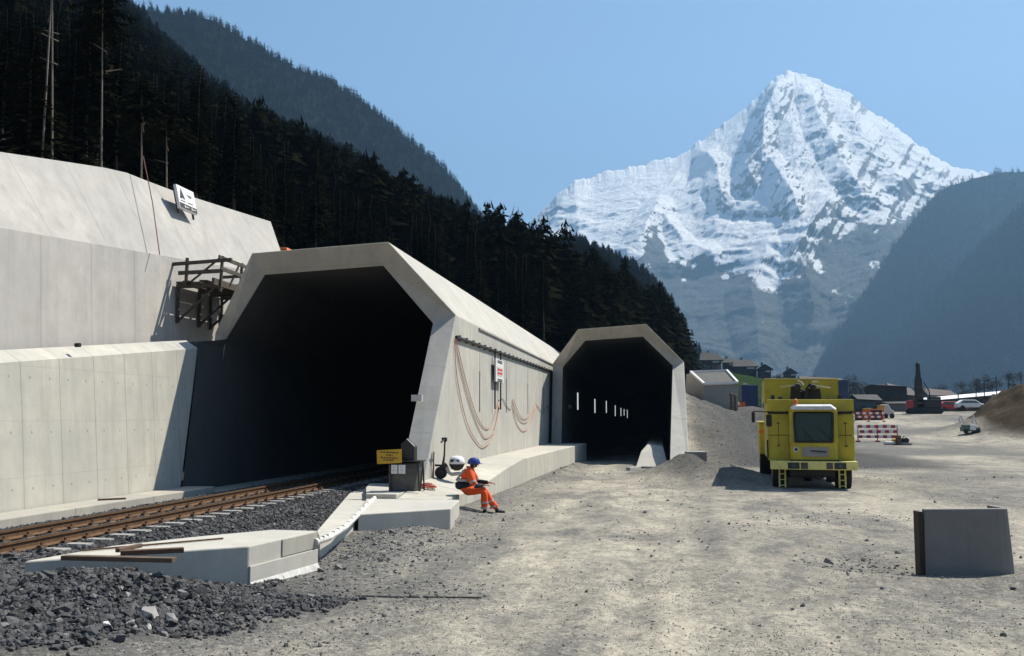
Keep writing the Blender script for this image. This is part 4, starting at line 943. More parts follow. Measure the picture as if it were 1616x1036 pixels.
MB().add([(-.66, .02, 2.76), (.86, .02, 2.76), (.90, .5, 2.86), (-.70, .5, 2.86), (-.5, .06, 2.90), (.68, .06, 2.90), (.72, .5, 2.98), (-.54, .5, 2.98)], [(3, 2, 1, 0), (4, 5, 6, 7), (0, 1, 5, 4), (1, 2, 6, 5), (2, 3, 7, 6), (3, 0, 4, 7)]).build('roof_visor', M['offwhite'], TK, ninv=False, bevel=.02)
MB().lathe([(.07, 0), (.075, .06), (.06, .16), (.02, .2)], (-.50, .30, 2.96), 'Z', 14).build('beacon', M['orange'], TK, ninv=False, smooth=True)
pl_ = tb('name_plate', lx(1267), lx(1308), .142, .162, lz(715), lz(700), M['grey'], .004)
MB().bar((-.05, .138, 1.335), (.50, .138, 1.30), .004, .055).bar((-.02, .138, 1.26), (.35, .138, 1.25), .004, .012).build('lettering', M['ink'], pl_, ninv=False)
em = MB().lathe([(.10, -.004), (.10, .008)], (lx(1258), .155, lz(704)), 'Y', 20).build('round_emblem', M['offwhite'], TK, ninv=False)
MB().lathe([(.06, -.002), (.06, .014)], (lx(1258), .15, lz(704)), 'Y', 6).build('emblem_mark', M['ink'], em, ninv=False)
# bumper with lamps
MB().prism([(-1.42, .02), (-.9, -.04), (1.05, -.04), (1.52, .02), (1.52, .62), (-1.42, .62)], lz(735.5), lz(722)).build('bumper', M['palesunyellow'], TK, ninv=False, bevel=.02)  # sunlit look of the bumper put into the paler yellow
tb('groove', -.74, .90, .10, .2, .985, 1.02, M['black'], 0)
for px0, px1, nm, m_ in ((1244, 1262, 'headlight', M['ink']), (1264, 1275, 'headlight', M['timber']), (1303, 1313, 'headlight', M['timber']), (1315, 1333, 'headlight', M['ink'])):
    h_ = tb(nm, lx(px0), lx(px1), -.055, .06, lz(734), lz(724), m_, .015)
    xm = (lx(px0) + lx(px1)) / 2; MB().lathe([(.075, -.002), (.05, .012)], (xm, -.058, lz(729)), 'Y', 14).build('lens', M['glass'], h_, ninv=False)
# wheels, steps, mudguards
def twheel(x, y, r, wd):
    t_ = MB().lathe([(r * .55, -wd / 2), (r * .93, -wd / 2), (r, -wd * .38), (r, wd * .38), (r * .93, wd / 2), (r * .55, wd / 2)], (x, y, r - .03), 'X', 28)
    for k in range(28):
        a = k / 28 * 6.283
        for s in (-1, 1): t_.box((x + s * wd * .24, y + (r + .006) * math.cos(a + s * .06), r - .03 + (r + .006) * math.sin(a + s * .06)), (wd * .42, .06, .03), mat=Matrix.Rotation(a + math.pi / 2 + .12 * s * 0, 3, 'X'))
    t_ = t_.build('wheel', M['black'], TK, ninv=False)
    MB().lathe([(r * .2, -wd * .52), (r * .54, -wd * .40), (r * .54, wd * .40), (r * .2, wd * .52)], (x, y, r - .03), 'X', 20).build('rim', M['yellow'], t_, ninv=False)
twheel(-1.08, 1.15, .56, .52); twheel(1.12, 1.15, .56, .52)
twheel(-1.28, 9.7, .78, .6); twheel(1.25, 9.7, .78, .6)
for x in (-1.02, 1.02):
    b = MB()
    for dx in (-.10, .10): b.bar((x + dx, .32, .05), (x + dx, .32, .68), .06, .04)
    for z in (.12, .32, .52): b.bar((x - .1, .30, z), (x + .1, .30, z), .05, .03)
    b.build('step', M['palesunyellow'], TK, ninv=False)
MB().tube([(-.9, 1.15, .5), (.9, 1.15, .5)], .14, 10).lathe([(.1, -.2), (.28, -.1), (.28, .1), (.1, .2)], (-.1, 1.15, .5), 'X', 14).build('axle', M['darkmetal'], TK, ninv=False)
MB().lathe([(.12, -.15), (.16, 0), (.12, .15)], (.66, .75, .36), 'X', 12).box((.7, .8, .5), (.12, .12, .3)).build('valve_block', M['darkmetal'], TK, ninv=False)
for x0, x1 in ((-1.49, -.73), (.90, 1.49)):
    xm = (x0 + x1) / 2
    MB().bar((xm - .06, .49, 2.3), (xm + .06, .49, 2.3), .02, .03).bar((xm - .06, .49, 1.5), (xm + .06, .49, 1.5), .02, .03).bar((xm, .492, 1.46), (xm, .492, 2.34), .012, .012).build('door_handle', M['black'], TK, ninv=False)
MB().tube([(-.3, .45, .64), (-.1, .30, .42), (.25, .32, .36), (.55, .5, .5)], .03, 6).tube([(-.55, .5, .6), (-.2, .4, .38), (.2, .45, .45), (.55, .5, .5)], .025, 6).build('hydraulic_hose', M['black'], TK, ninv=False)
# mirrors
MB().bar((-1.48, .55, 2.70), (-1.97, .42, 2.72), .035).bar((-1.97, .42, 2.74), (-1.97, .42, 2.66), .03).build('mirror_arm', M['black'], TK, ninv=False)
tb('mirror', -2.04, -1.92, .36, .42, 2.32, 2.70, M['black'], .03); tb('mirror', -1.53, -1.34, .44, .50, 2.18, 2.60, M['black'], .03)
MB().bar((-1.50, .47, 1.05), (-1.50, .47, 1.7), .05).build('grab_rail', M['black'], TK, ninv=False)
# raised rear with the drilling gear in front of it
MB().extr([(-1.48, 2.6, 3.08), (1.20, 2.6, 3.08), (1.20, 2.6, 3.93), (-1.48, 2.6, 3.96)], (0, .12, 0)).build('rear_screen', M['yellow'], TK, ninv=False, bevel=.01)
MB().bar((-1.5, 2.58, 3.965), (1.2, 2.58, 3.935), .05, .035).build('rear_screen_edge', M['palesunyellow'], TK, ninv=False)  # sunlight on the top edge painted as a paler strip
tb('side_screen', -1.5, -1.42, 2.7, 6.3, 3.08, 3.94, M['yellow'], .01); tb('side_screen', 1.22, 1.56, 2.5, 6.3, 3.08, 3.90, M['blue'], .02)
b = MB().box((-.42, 1.7, 3.40), (.38, .5, .5), taper=.8).box((.20, 1.8, 3.36), (.62, .5, .40), taper=.85).box((-.1, 1.75, 3.3), (.5, .3, .3)).tube([(-.5, 1.3, 3.62), (-.1, 1.4, 3.45), (.1, 1.5, 3.72), (.3, 1.6, 3.6)], .05, 8).lathe([(.10, -.2), (.13, 0), (.08, .22)], (-.35, 1.35, 3.62), 'Y', 12).lathe([(.09, -.2), (.12, 0), (.07, .22)], (.2, 1.45, 3.6), 'Y', 12).tube([(-.1, 1.4, 3.14), (-.05, 1.4, 3.45)], .06, 8)
for x in (-1.25, -.98, 1.12): MB().box((x, 1.3, 3.22), (.17, .3, .2 if x != -.98 else .1), taper=.7).build('work_light', M['black'], TK, ninv=False, bevel=.02)
b.build('boom_gear', M['black'], TK, ninv=False, bevel=.02)
MB().bar((-.95, 1.5, 3.62), (-.38, 1.4, 3.68), .04, .03).bar((.3, 1.4, 3.66), (.82, 1.5, 3.58), .04, .05).tube([(-.36, 1.15, 3.84), (-.22, 1.12, 3.78), (-.15, 1.1, 3.66)], .03, 6).box((.27, 1.2, 3.80), (.2, .1, .05)).build('gear_rail', M['offwhite'], TK, ninv=False)
tb('grille', .62, .78, 1.2, 1.4, 3.12, 3.22, M['rust'], .02)
rr_ = tb('rear_body', -1.62, 1.5, 7.0, 11.5, .95, 2.28, M['yellow'], .05)
tb('rear_lid', -1.66, 1.5, 6.95, 11.5, 2.28, 2.34, M['palesunyellow'], .01); tb('orange_stripe', -1.64, -1.0, 6.98, 7.02, 1.86, 1.98, M['orange'], 0)
tb('joint', -.6, .6, 6.3, 7.1, .8, 1.9, M['darkmetal'])

# ------------------------------------------------------------------ things on the yard and along the road behind
def GYp(px_, py_, Y):               # stand something on the ground at distance Y under a given direction
    p = atY(px_, py_, Y); return Vector((p.x, Y, gz(p.x, Y)))
# concrete box with slanting framed opening
Yc = 78; f = [atY(x, y, Yc + dy) for x, y, dy in ((1090, 589, 3.5), (1147, 587, 3.5), (1164, 606, 0), (1111, 608, 0))]
cbx = thing('shaft_outlet', 'grey concrete outlet box with a pale framed slanting opening on the gravel bank', 'outlet', (f[3].x + 1.3, Yc, 3.2))
p3_, p2_ = f[3], f[2]; bot = 2.0
MB().add([(f[3].x + .02, Yc, bot), (f[2].x, Yc, bot), (f[1].x + .1, Yc + 6, bot), (f[0].x - .5, Yc + 6, bot), f[3] - Vector((0, 0, .02)), f[2] - Vector((0, 0, .02)), f[1] - Vector((0, 0, .02)), f[0] - Vector((0, 0, .02)), (f[1].x + .1, Yc + 6, f[1].z), (f[0].x - .3, Yc + 6, f[0].z)],
         [(3, 2, 1, 0), (0, 1, 5, 4), (1, 2, 8, 6, 5), (2, 3, 9, 8), (3, 0, 4, 7, 9), (4, 5, 6, 7), (7, 6, 8, 9)]).build('body', M['grey'], cbx)
fb2 = MB(); up_ = Vector((0, -.06, .11))
for i in range(4): fb2.bar(f[i] + up_, f[(i + 1) % 4] + up_, .16, .16)
fb2.build('frame', M['white'], cbx)
cen = sum(f, Vector()) / 4; MB().add([cen + (p - cen) * .93 + Vector((0, -.03, .07)) for p in f], [(0, 1, 2, 3)]).build('cover', M['box'], cbx)
def crate(name, lab, cat, x0, y0, x1, y1, Y, dp, m, parts=(), grp=None):
    """box-shaped thing between photo corners at distance Y, standing on the ground"""
    a = atY(x0, y0, Y); e = atY(x1, y1, Y); zb_ = min(e.z, gz((a.x + e.x) / 2, Y)) - .05
    t = thing(name, lab, cat, ((a.x + e.x) / 2, Y, zb_), group=grp)
    MB().box(((a.x + e.x) / 2, Y + dp / 2, (a.z + zb_) / 2), (e.x - a.x, dp, a.z - zb_)).build('body', m, t, bevel=.03)
    return t, a, e, zb_
t, a, e, zb_ = crate('container', 'dark blue container standing behind the gravel bank below the meadow', 'container', 1170, 608, 1197, 638, 95, 3, M['blue'])
for k in range(7): MB().box((a.x + (k + .5) * (e.x - a.x) / 7, 94.97, (a.z + zb_) / 2), (.08, .06, a.z - zb_ - .3)).build('rib', M['blue'], t)
MB().box((a.x + .35, 94.9, a.z + .12), (.45, .3, .18), taper=.8).build('roof_light', M['offwhite'], t)
t, a, e, zb_ = crate('tool_box', 'small dark blue box between the container and the yellow vehicle', 'box', 1203, 623, 1212, 641, 90, 1.5, M['blue'])
MB().box((a.x - .05, 89.9, (a.z + zb_) / 2), (.08, .1, a.z - zb_)).build('edge', M['offwhite'], t)
t, a, e, zb_ = crate('skip', 'low orange skip at the foot of the concrete outlet box', 'skip', 1168, 634, 1176, 641, 88, 1, M['orange'])
MB().box(((a.x + e.x) / 2, 88.5, a.z), (e.x - a.x + .1, 1.1, .06)).build('rim', M['rust'], t)
for k, (x, y0_, y1_) in enumerate(((1154, 628, 640), (1160, 616, 634))):
    p = GYp(x, 640, 76.5); tag(MB().box((p.x, 76.5, p.z + .55), (.22, .2, 1.1), taper=.8).lathe([(.1, 0), (.14, .12), (.06, .24)], (p.x, 76.5, p.z + 1.1), 'Z', 10).build('gas_bottle', M['timber'], None, bevel=.02), ('lower dark post-like bottle at the outlet box corner', 'taller dark post-like bottle at the outlet box corner')[k], 'bottle')

# red and white barriers
for k, (x0, x1, y0_, y1_, Y) in enumerate(((1352, 1418, 679, 700, 84.0), (1345, 1396, 656, 668, 118.0))):
    a = atY(x0, y0_, Y); e = atY(x1, y1_, Y); zg = gz((a.x + e.x) / 2, Y)
    t = thing('barrier', ('red and white board barrier with three rails standing on the yard beside the yellow vehicle', 'red and white barrier beside the orange container at the road')[k], 'barrier', ((a.x + e.x) / 2, Y, zg))
    rows = 3 if k == 0 else 2; H_ = (1.25, 1.0)[k]
    for r_ in range(rows):
        z = zg + H_ - r_ * .42; rail = MB().box(((a.x + e.x) / 2, Y, z), (e.x - a.x, .05, .24)).build('rail', M['white'], t, bevel=.008); n_ = 5
        for q in range(n_):
            xq = a.x + (q + .25 + .25 * (r_ % 2)) / n_ * (e.x - a.x); MB().box((xq + .1, Y, z), (.5 * (e.x - a.x) / n_, .062, .246)).build('red_stripe', M['red'], rail)
    for xx in (a.x + .1, (a.x + e.x) / 2, e.x - .05):
        MB().bar((xx, Y + .06, zg - .05), (xx, Y + .06, zg + H_ + .12), .07, .06).box((xx, Y + .06, zg + .04), (.25, .7, .1)).build('post', M['red'], t)
# small heap of boxes and hoses by the barrier
for k, (x, w_, h_, m_, lab) in enumerate(((1404, .9, .3, 'offwhite', 'pale sack lying by the end of the red and white barrier'), (1412, .5, .5, 'signyellow', 'yellowish canister standing by the end of the barrier'), (1418, .45, .8, 'timber', 'dark brown drum standing at the barrier end post'), (1425, .7, .6, 'darkmetal', 'dark pump unit with pale parts beside the barrier end'), (1431, .8, .22, 'grey', 'flat grey bag right of the pump unit'))):
    p = GYp(x, 700, 79.5 + .3 * (k % 2)); b = MB()
    if k in (0, 4): b.lathe([(.05, -w_ / 2), (h_ * .5, -w_ * .4), (h_ * .55, 0), (h_ * .45, w_ * .4), (.05, w_ / 2)], (p.x, p.y, p.z + h_ * .42), 'X', 10)
    elif k == 3: b.box((p.x, p.y, p.z + .25), (.6, .5, .5), taper=.8).lathe([(.2, -.15), (.2, .15)], (p.x + .2, p.y - .2, p.z + .35), 'Y', 12).tube([(p.x - .2, p.y - .2, p.z + .2), (p.x, p.y - .4, p.z + .7), (p.x + .3, p.y - .3, p.z + .3)], .05, 6)
    else: b.lathe([(w_ * .45, 0), (w_ * .5, .05), (w_ * .5, h_ - .08), (w_ * .3, h_)], (p.x, p.y, p.z - .03), 'Z', 12)
    tag(b.build(('sack', 'canister', 'drum', 'pump_unit', 'bag')[k], M[m_], None), lab, ('sack', 'canister', 'drum', 'pump', 'bag')[k])

# orange container, a black plate painting the dark of its open side
t, a, e, zb_ = crate('container', 'orange open-sided container beside the far road behind the yellow vehicle', 'container', 1361, 646, 1394, 668, 122, 3, M['orange'])
MB().box((a.x + (e.x - a.x) * .68, 121.96, (a.z + zb_) / 2 + .1), ((e.x - a.x) * .55, .1, (a.z - zb_) * .72)).build('opening', M['black'], t); MB().box((a.x + .5, 121.95, a.z + .06), (.9, .5, .1)).build('roof_box', M['palesunyellow'], t)
t, a, e, zb_ = crate('dumpster', 'black bin left of the orange container', 'bin', 1352, 646, 1361, 672, 121, 1.5, M['black']); MB().box(((a.x + e.x) / 2, 121.7, a.z), (e.x - a.x + .1, 1.6, .06)).build('lid', M['darkmetal'], t)
p = GYp(1402, 660, 126); v_ = thing('van', 'small white and yellow van nose at the right end of the orange container', 'van', p)
MB().extr([p + Vector(q) for q in ((-.6, 0, .4), (.7, 0, .4), (.75, 0, .9), (.35, 0, 1.1), (.1, 0, 1.7), (-.6, 0, 1.75))], (0, 1.7, 0)).build('body', M['offwhite'], v_, bevel=.08); MB().box(p + Vector((-.7, .8, 1.0)), (.5, 1.6, 1.3)).build('cargo_box', M['signyellow'], v_, bevel=.04)
for q in (-.3, .45): MB().lathe([(.2, -.1), (.3, -.1), (.3, .1), (.2, .1)], p + Vector((q, .05, .3)), 'Y', 14).build('wheel', M['black'], v_)
# drill rig
p = GYp(1462, 655, 140); dr = thing('drill_rig', 'dark tracked drilling rig with a tall upright mast beside the far road', 'rig', p)
sc_ = 140 / 1520
for dy in (0, 2.2): MB().extr([p + Vector((x_, dy, z_)) for x_, z_ in ((-2.0, .1), (-1.7, 0), (2.0, 0), (2.3, .3), (2.2, .8), (-1.9, .8), (-2.2, .45))], (0, .6, 0)).build('track', M['black'], dr, bevel=.05)
MB().box(p + Vector((.5, 1.4, 1.4)), (3.2, 2.4, 1.2)).box(p + Vector((1.4, 1.3, 2.1)), (1.4, 1.8, .5)).build('body', M['darkmetal'], dr, bevel=.08); MB().box(p + Vector((-1.9, 1.0, 1.3)), (.7, 1.5, 1.1), taper=.85).build('cab', M['red'], dr, bevel=.05)
MB().extr([p + Vector(q) for q in ((-1.25, .2, .6), (-.15, .2, .6), (-.35, .2, 4.9), (-.45, .2, 5.0), (-.5, .2, 5.6), (-.55, .2, 6.6), (-.95, .2, 6.6), (-1.0, .2, 5.6), (-1.1, .2, 5.0), (-1.2, .2, 4.7))], (0, .7, 0)).lathe([(.3, 6.5), (.32, 6.9), (.18, 7.1)], p + Vector((-.75, .5, 0)), 'Z', 10).build('mast', M['darkmetal'], dr, bevel=.04)
for z in (1.5, 2.6, 3.7): MB().box(p + Vector((-.72, .15, z)), (.7, .2, .25)).build('mast_clamp', M['rust'], dr)
MB().tube([p + Vector((-.2, .1, 4.4)), p + Vector((.5, .1, 3.2)), p + Vector((.7, .5, 1.8))], .08, 6).build('hydraulic_hose', M['black'], dr)
# long pale-roofed building and the dark bank below it
def shed(name, lab, cat, x0, x1, yt0, yt1, yb0, yb1, Y0, Y1, dp, mw, mr, grp=None, wins=0):
    A0 = atY(x0, yt0, Y0); A1 = atY(x1, yt1, Y1); B0 = atY(x0, yb0, Y0); B1 = atY(x1, yb1, Y1)
    t = thing(name, lab, cat, ((A0.x + A1.x) / 2, (Y0 + Y1) / 2, 1.5), group=grp); D = Vector((0, dp, 0))
    lo = Vector((0, 0, -6))
    MB().add([B0 + lo, B1 + lo, B1 + lo + D, B0 + lo + D, B0, B1, B1 + D, B0 + D], [(3, 2, 1, 0), (0, 1, 5, 4), (1, 2, 6, 5), (2, 3, 7, 6), (3, 0, 4, 7), (4, 5, 6, 7)]).build('wall', mw, t)
    ov = Vector((0, -.5, 0)); rid0 = A0 + D * .5; rid1 = A1 + D * .5
    MB().add([B0 + ov, B1 + ov, rid1, rid0, B0 + D - ov, B1 + D - ov], [(0, 1, 2, 3), (3, 2, 5, 4), (0, 3, 4), (1, 5, 2), (0, 4, 5, 1)]).build('roof', mr, t)
    for k in range(wins):
        q = B0.lerp(B1, (k + .5) / wins) + Vector((0, -.05, -1.6)); MB().box(q, (.9, .12, 1.1)).build('window', M['glass'], t)
    return t
M['slate'] = basic('slate_roof', (.022, .021, .02), .8, 0, .3, .6)
M['woodwall'] = basic('brown_timber_wall', (.075, .05, .036), .85, 0, .35, .5)
M['redroof'] = basic('dull_red_roof', (.055, .034, .03), .8, 0, .3, .5)
M['greywall'] = basic('grey_render', (.17, .165, .16), .85, 0, .2, .5)
shed('warehouse', 'long low building with a pale roof stretching across behind the drill rig', 'warehouse', 1462, 1604, 628, 615.5, 633, 620.5, 210, 262, 12, M['greywall'], M['white'])
shed('warehouse', 'short pale roof right of the long warehouse behind the soil mound', 'warehouse', 1577, 1650, 621, 614, 625.5, 618, 235, 250, 8, M['greywall'], M['offwhite'])
b = MB(); a0, a1, a2, a3 = atY(1455, 634, 190), atY(1560, 627, 215), atY(1700, 612, 240), atY(1455, 650, 190)
b.add([a0, a1, a2, a2 + Vector((0, -14, -6)), a1 + Vector((0, -14, -5)), a0 + Vector((0, -14, -4)), a0 + Vector((0, 8, -6)), a1 + Vector((0, 8, -6)), a2 + Vector((0, 8, -8))], [(0, 5, 4, 1), (1, 4, 3, 2), (0, 1, 7, 6), (1, 2, 8, 7)])
kind(b.build('embankment', M['floor'], None), 'structure')
for k, args in enumerate((('dark block-like building with a raised flat corner tower left of the drill rig', 1386, 1431, 605, 607, 608, 610, 185, 185, 12, 'woodwall', 'slate', 3), ('reddish brown farm building with a tall roof between the dark building and the rig', 1410, 1450, 603, 612, 622, 625, 230, 230, 14, 'woodwall', 'redroof', 0),
         ('low reddish roofed building right of the drill mast', 1464, 1512, 611, 616, 624, 625, 300, 300, 14, 'greywall', 'redroof', 0), ('low grey shed behind the orange container', 1352, 1392, 622, 622, 630, 632, 165, 165, 8, 'greywall', 'slate', 2),
         ('grey workshop with dark roof between the orange container and the rig', 1400, 1442, 634, 633, 637, 637, 155, 155, 8, 'greywall', 'slate', 0), ('far roof just above the yellow vehicle', 1265, 1335, 592, 596, 604, 606, 260, 260, 12, 'woodwall', 'redroof', 0))):
    shed('farm_building', args[0], 'building', *args[1:10], M[args[10]], M[args[11]], None, args[12])
# houses on the meadow
def house(x0, x1, yr, ye, yb, Y, lab, face):
    a = atY(x0, ye, Y); e = atY(x1, yb, Y); w_ = e.x - a.x; zr = atY(x0, yr, Y).z; dp = w_ * 1.1; zb_ = e.z - 4
    t = thing('house', lab, 'house', ((a.x + e.x) / 2, Y, e.z), group='houses along the meadow ridge')
    MB().box(((a.x + e.x) / 2, Y + dp / 2, (a.z + zb_) / 2), (w_, dp, a.z - zb_)).build('wall', M['woodwall'], t)
    o_ = .9
    if face: vs = [(a.x - o_, Y - 1, a.z - .4), (a.x - o_, Y + dp + 1, a.z - .4), (e.x + o_, Y - 1, a.z - .4), (e.x + o_, Y + dp + 1, a.z - .4), ((a.x + e.x) / 2, Y - 1, zr), ((a.x + e.x) / 2, Y + dp + 1, zr)]; fs = [(0, 1, 5, 4), (2, 4, 5, 3), (0, 4, 2), (1, 3, 5), (0, 2, 3, 1)]
    else: vs = [(a.x - o_, Y - 1, a.z - .4), (e.x + o_, Y - 1, a.z - .4), (e.x + o_, Y + dp + 1, a.z - .4), (a.x - o_, Y + dp + 1, a.z - .4), (a.x - o_ * .3, Y + dp / 2, zr), (e.x - w_ * .18, Y + dp / 2, zr)]; fs = [(0, 1, 5, 4), (2, 3, 4, 5), (0, 4, 3), (1, 2, 5), (0, 3, 2, 1)]
    r_ = MB().add(vs, fs).build('roof', M['slate'], t); MB().box((a.x + w_ * .35, Y + dp * .6, zr - .2), (.7, .7, 1.8)).build('chimney', M['greywall'], r_)
    for k in range(3): MB().box((a.x + w_ * (.2 + .3 * k), Y - .04, a.z - 2.0), (w_ * .12, .12, 1.3)).build('window', M['glass'], t)
    MB().box((a.x + w_ * .72, Y - .5, a.z - 1.0), (w_ * .36, .9, .5)).build('balcony', M['offwhite'], t)
house(1108, 1138, 556, 567, 582, 330, 'dark timber house with a pale balcony, leftmost and highest on the meadow ridge', 0)
house(1141, 1159, 565, 571, 586, 345, 'small dark house second from the left on the meadow ridge', 0)
house(1160, 1194, 567, 577, 590, 335, 'wide dark house with a pale balcony in the middle of the meadow ridge', 0)
house(1197, 1217, 575, 582, 596, 330, 'gabled brown house right of the wide one on the meadow ridge', 1)
house(1238, 1256, 581, 588, 600, 380, 'small gabled house just left above the yellow vehicle', 1)
# poles along the railway
for k, (x, y0_, y1_, Y) in enumerate(((1512, 622, 638, 190), (1540, 604, 632, 210), (1553, 603, 630, 215), (1572, 594, 627, 220), (1591, 590, 622, 225), (1611, 586, 618, 230))):
    a = atY(x, y0_, Y); e = atY(x, y1_, Y); b = MB().bar(e - Vector((0, 0, 3)), a, .16)
    if k > 2: b.bar(a - Vector((1.6, 0, .5)), a - Vector((0, 0, .5)), .08).bar(a - Vector((1.6, 0, .5)), a - Vector((0, 0, 1.4)), .06)
    tag(b.build('catenary_pole', M['darkmetal'], None), 'thin dark pole behind the soil mound, number %s from the left' % ('one two three four five six'.split()[k]), 'pole', 'poles behind the soil mound')
# cars near the mound
def car(px_, py_, Y, m, lab, rz=0.):
    p = GYp(px_, py_, Y); p.z = max(p.z, atY(px_, py_, Y).z); t = thing('car', lab, 'car', p, rz)
    MB().extr([Vector(q) for q in ((-2.1, -.85, .35), (2.1, -.85, .35), (2.15, -.85, .7), (1.2, -.85, .95), (.55, -.8, 1.42), (-1.2, -.8, 1.45), (-2.0, -.85, .95))], (0, 1.7, 0)).build('body', m, t, ninv=False, bevel=.08)
    MB().extr([Vector(q) for q in ((-1.6, -.87, .98), (1.0, -.87, .98), (.5, -.83, 1.34), (-1.2, -.83, 1.36))], (0, 1.74, 0)).build('window', M['glass'], t, ninv=False)
    for x in (-1.35, 1.35):
        for y in (-.78, .78): MB().lathe([(.2, -.1), (.32, -.1), (.32, .1), (.2, .1)], (x, y, .32), 'Y', 16).build('wheel', M['black'], t, ninv=False)
car(1532, 647, 150, M['white'], 'white car parked behind the brown soil mound'); car(1503, 649, 155, M['red'], 'dark red car parked left of the white car')
# small mixer machine at the mound foot
p = GYp(1531, 676, 92); mx = thing('mixer', 'small green and white machine with two upright handles at the foot of the soil mound', 'machine', p)
MB().box(p + Vector((0, 0, .35)), (1.5, .9, .4)).box(p + Vector((-.35, 0, .6)), (.6, .7, .3)).build('base', basic('machine_green', (.10, .17, .13), .6, 0, .2, 3), mx, bevel=.04); MB().box(p + Vector((.1, -.48, .5)), (.5, .1, .45)).build('cover', M['white'], mx, bevel=.02)
for x in (-.6, .45): MB().tube([p + Vector((x - .2, 0, .9)), p + Vector((x - .3, 0, 1.3)), p + Vector((x - .15, 0, 1.55)), p + Vector((x + .15, 0, .8))], .07, 8).build('handle', M['offwhite'], mx)
for x in (-.5, .5): MB().lathe([(.12, -.08), (.2, -.08), (.2, .08), (.12, .08)], p + Vector((x, -.48, .16)), 'Y', 12).build('wheel', M['black'], mx)

# ------------------------------------------------------------------ trees
def spruce_arrays(seed, H, Rr, bare, whorls, br, seg, fat=1.):
    r = np.random.default_rng(seed); T = []
    for i in range(whorls):
        f = i / (whorls - 1); z = H * (bare + (1 - bare) * f ** .93); L0 = Rr * (1 - f) ** .75 * (.55 + .45 * min(1, f * 6 + .4)) + .12 * Rr * (1 - f) + .05
        for k in range(br):
            a = 2 * math.pi * (k + r.uniform(-.35, .35)) / br + i * 2.4; L = L0 * r.uniform(.6, 1.15); dz = -L * r.uniform(.15, .5) + .15 * L * f
            if r.random() < .07: continue
            ca, sa = math.cos(a), math.sin(a)
            for s in range(seg):
                t0 = s / seg * .95; t1 = min(1.05, t0 + 1.25 / seg); wv = L * .36 * fat * (1 - .55 * t0) * r.uniform(.7, 1.3)
                for q in (-1, 1):
                    m_ = t0 + (t1 - t0) * r.uniform(.3, .6); an = a + q * r.uniform(.25, .6)
                    p0 = (ca * L * t0, sa * L * t0, z + dz * t0 ** 1.4 + r.normal(0, .04)); p1 = (ca * L * t1, sa * L * t1, z + dz * t1 ** 1.4)
                    p2 = (ca * L * m_ - q * sa * wv, sa * L * m_ + q * ca * wv, z + dz * m_ ** 1.4 - wv * r.uniform(.1, .9)); T.append((p0, p1, p2))
    T = np.array(T); return T.reshape(-1, 3), np.arange(len(T) * 3).reshape(-1, 3)
def trunk_mb(H, r0, seed, top=.97):
    r = np.random.default_rng(seed); b = MB(); n = 7
    b.tube([(r.normal(0, .012) * H * (k / n), r.normal(0, .012) * H * (k / n), -1.2 + (H * top + 1.2) * k / n) for k in range(n + 1)], [r0 * (1 - .85 * k / n) for k in range(n + 1)], 7)
    for k in range(5): a = r.uniform(0, 6.28); z = H * r.uniform(.1, .4); b.tube([(0, 0, z), (math.cos(a) * .6, math.sin(a) * .6, z - .15)], [.03, .012], 4)
    return b
protos = []
for k in range(6):
    H = (13, 15, 11, 14, 12, 16)[k]; V, F_ = spruce_arrays(100 + k, H, (2.3, 2.5, 2.2, 1.9, 2.6, 2.2)[k], (.12, .2, .08, .3, .1, .38)[k], 28, 11, 6, .62)
    protos.append((H, V, F_))
def tree_thing(k, loc, rz, s, label, group, bark='bark', name='spruce_tree'):
    key = 'proto%d%s' % (k, bark)
    if key not in tree_cache:
        H, V, F_ = protos[k]; t = thing(name, label, 'tree', loc, rz, group)
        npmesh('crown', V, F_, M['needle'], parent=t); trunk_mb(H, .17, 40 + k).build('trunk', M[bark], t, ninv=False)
        for c in t.children: c.matrix_parent_inverse = Matrix.Identity(4)
        t.scale = (s, s, s); tree_cache[key] = t; return t
    return dup(tree_cache[key], loc, rz, label, group, (s, s, s))
tree_cache = {}
ns = 42000
uu = RNG.random(ns); vv_ = RNG.random(ns) ** .75
Pq = bilin(HP, uu, vv_)
# keep a spacing that grows slowly with distance
cell = {}; keep = []
dist = np.hypot(Pq[:, 0], Pq[:, 1]); order = np.argsort(dist)
for i in order:
    x, y = Pq[i, 0], Pq[i, 1]; sp_c = 1.9 + dist[i] * .0035
    if y < -5: continue
    key = (int(x // sp_c), int(y // sp_c), int(sp_c * 2))
    if key in cell: continue
    cell[key] = 1; keep.append(i)
keep = np.array(keep); near = []; far = []
for i in keep:
    x, y, z = Pq[i]; ang_ = (x / max(y, 1) + .155)
    if abs(ang_) > .75: continue
    if x > -17.5 and y < 46: continue
    (near if len(near) < 150 else far).append(i)
for n_, i in enumerate(near):
    x, y, z = Pq[i]; s = RNG.uniform(.30, .52)
    tree_thing(int(RNG.integers(6)), (x, y, z - .2), RNG.uniform(0, 6.28), s, 'dark green spruce in the dense forest edge above the high concrete wall', 'spruces of the forest edge')
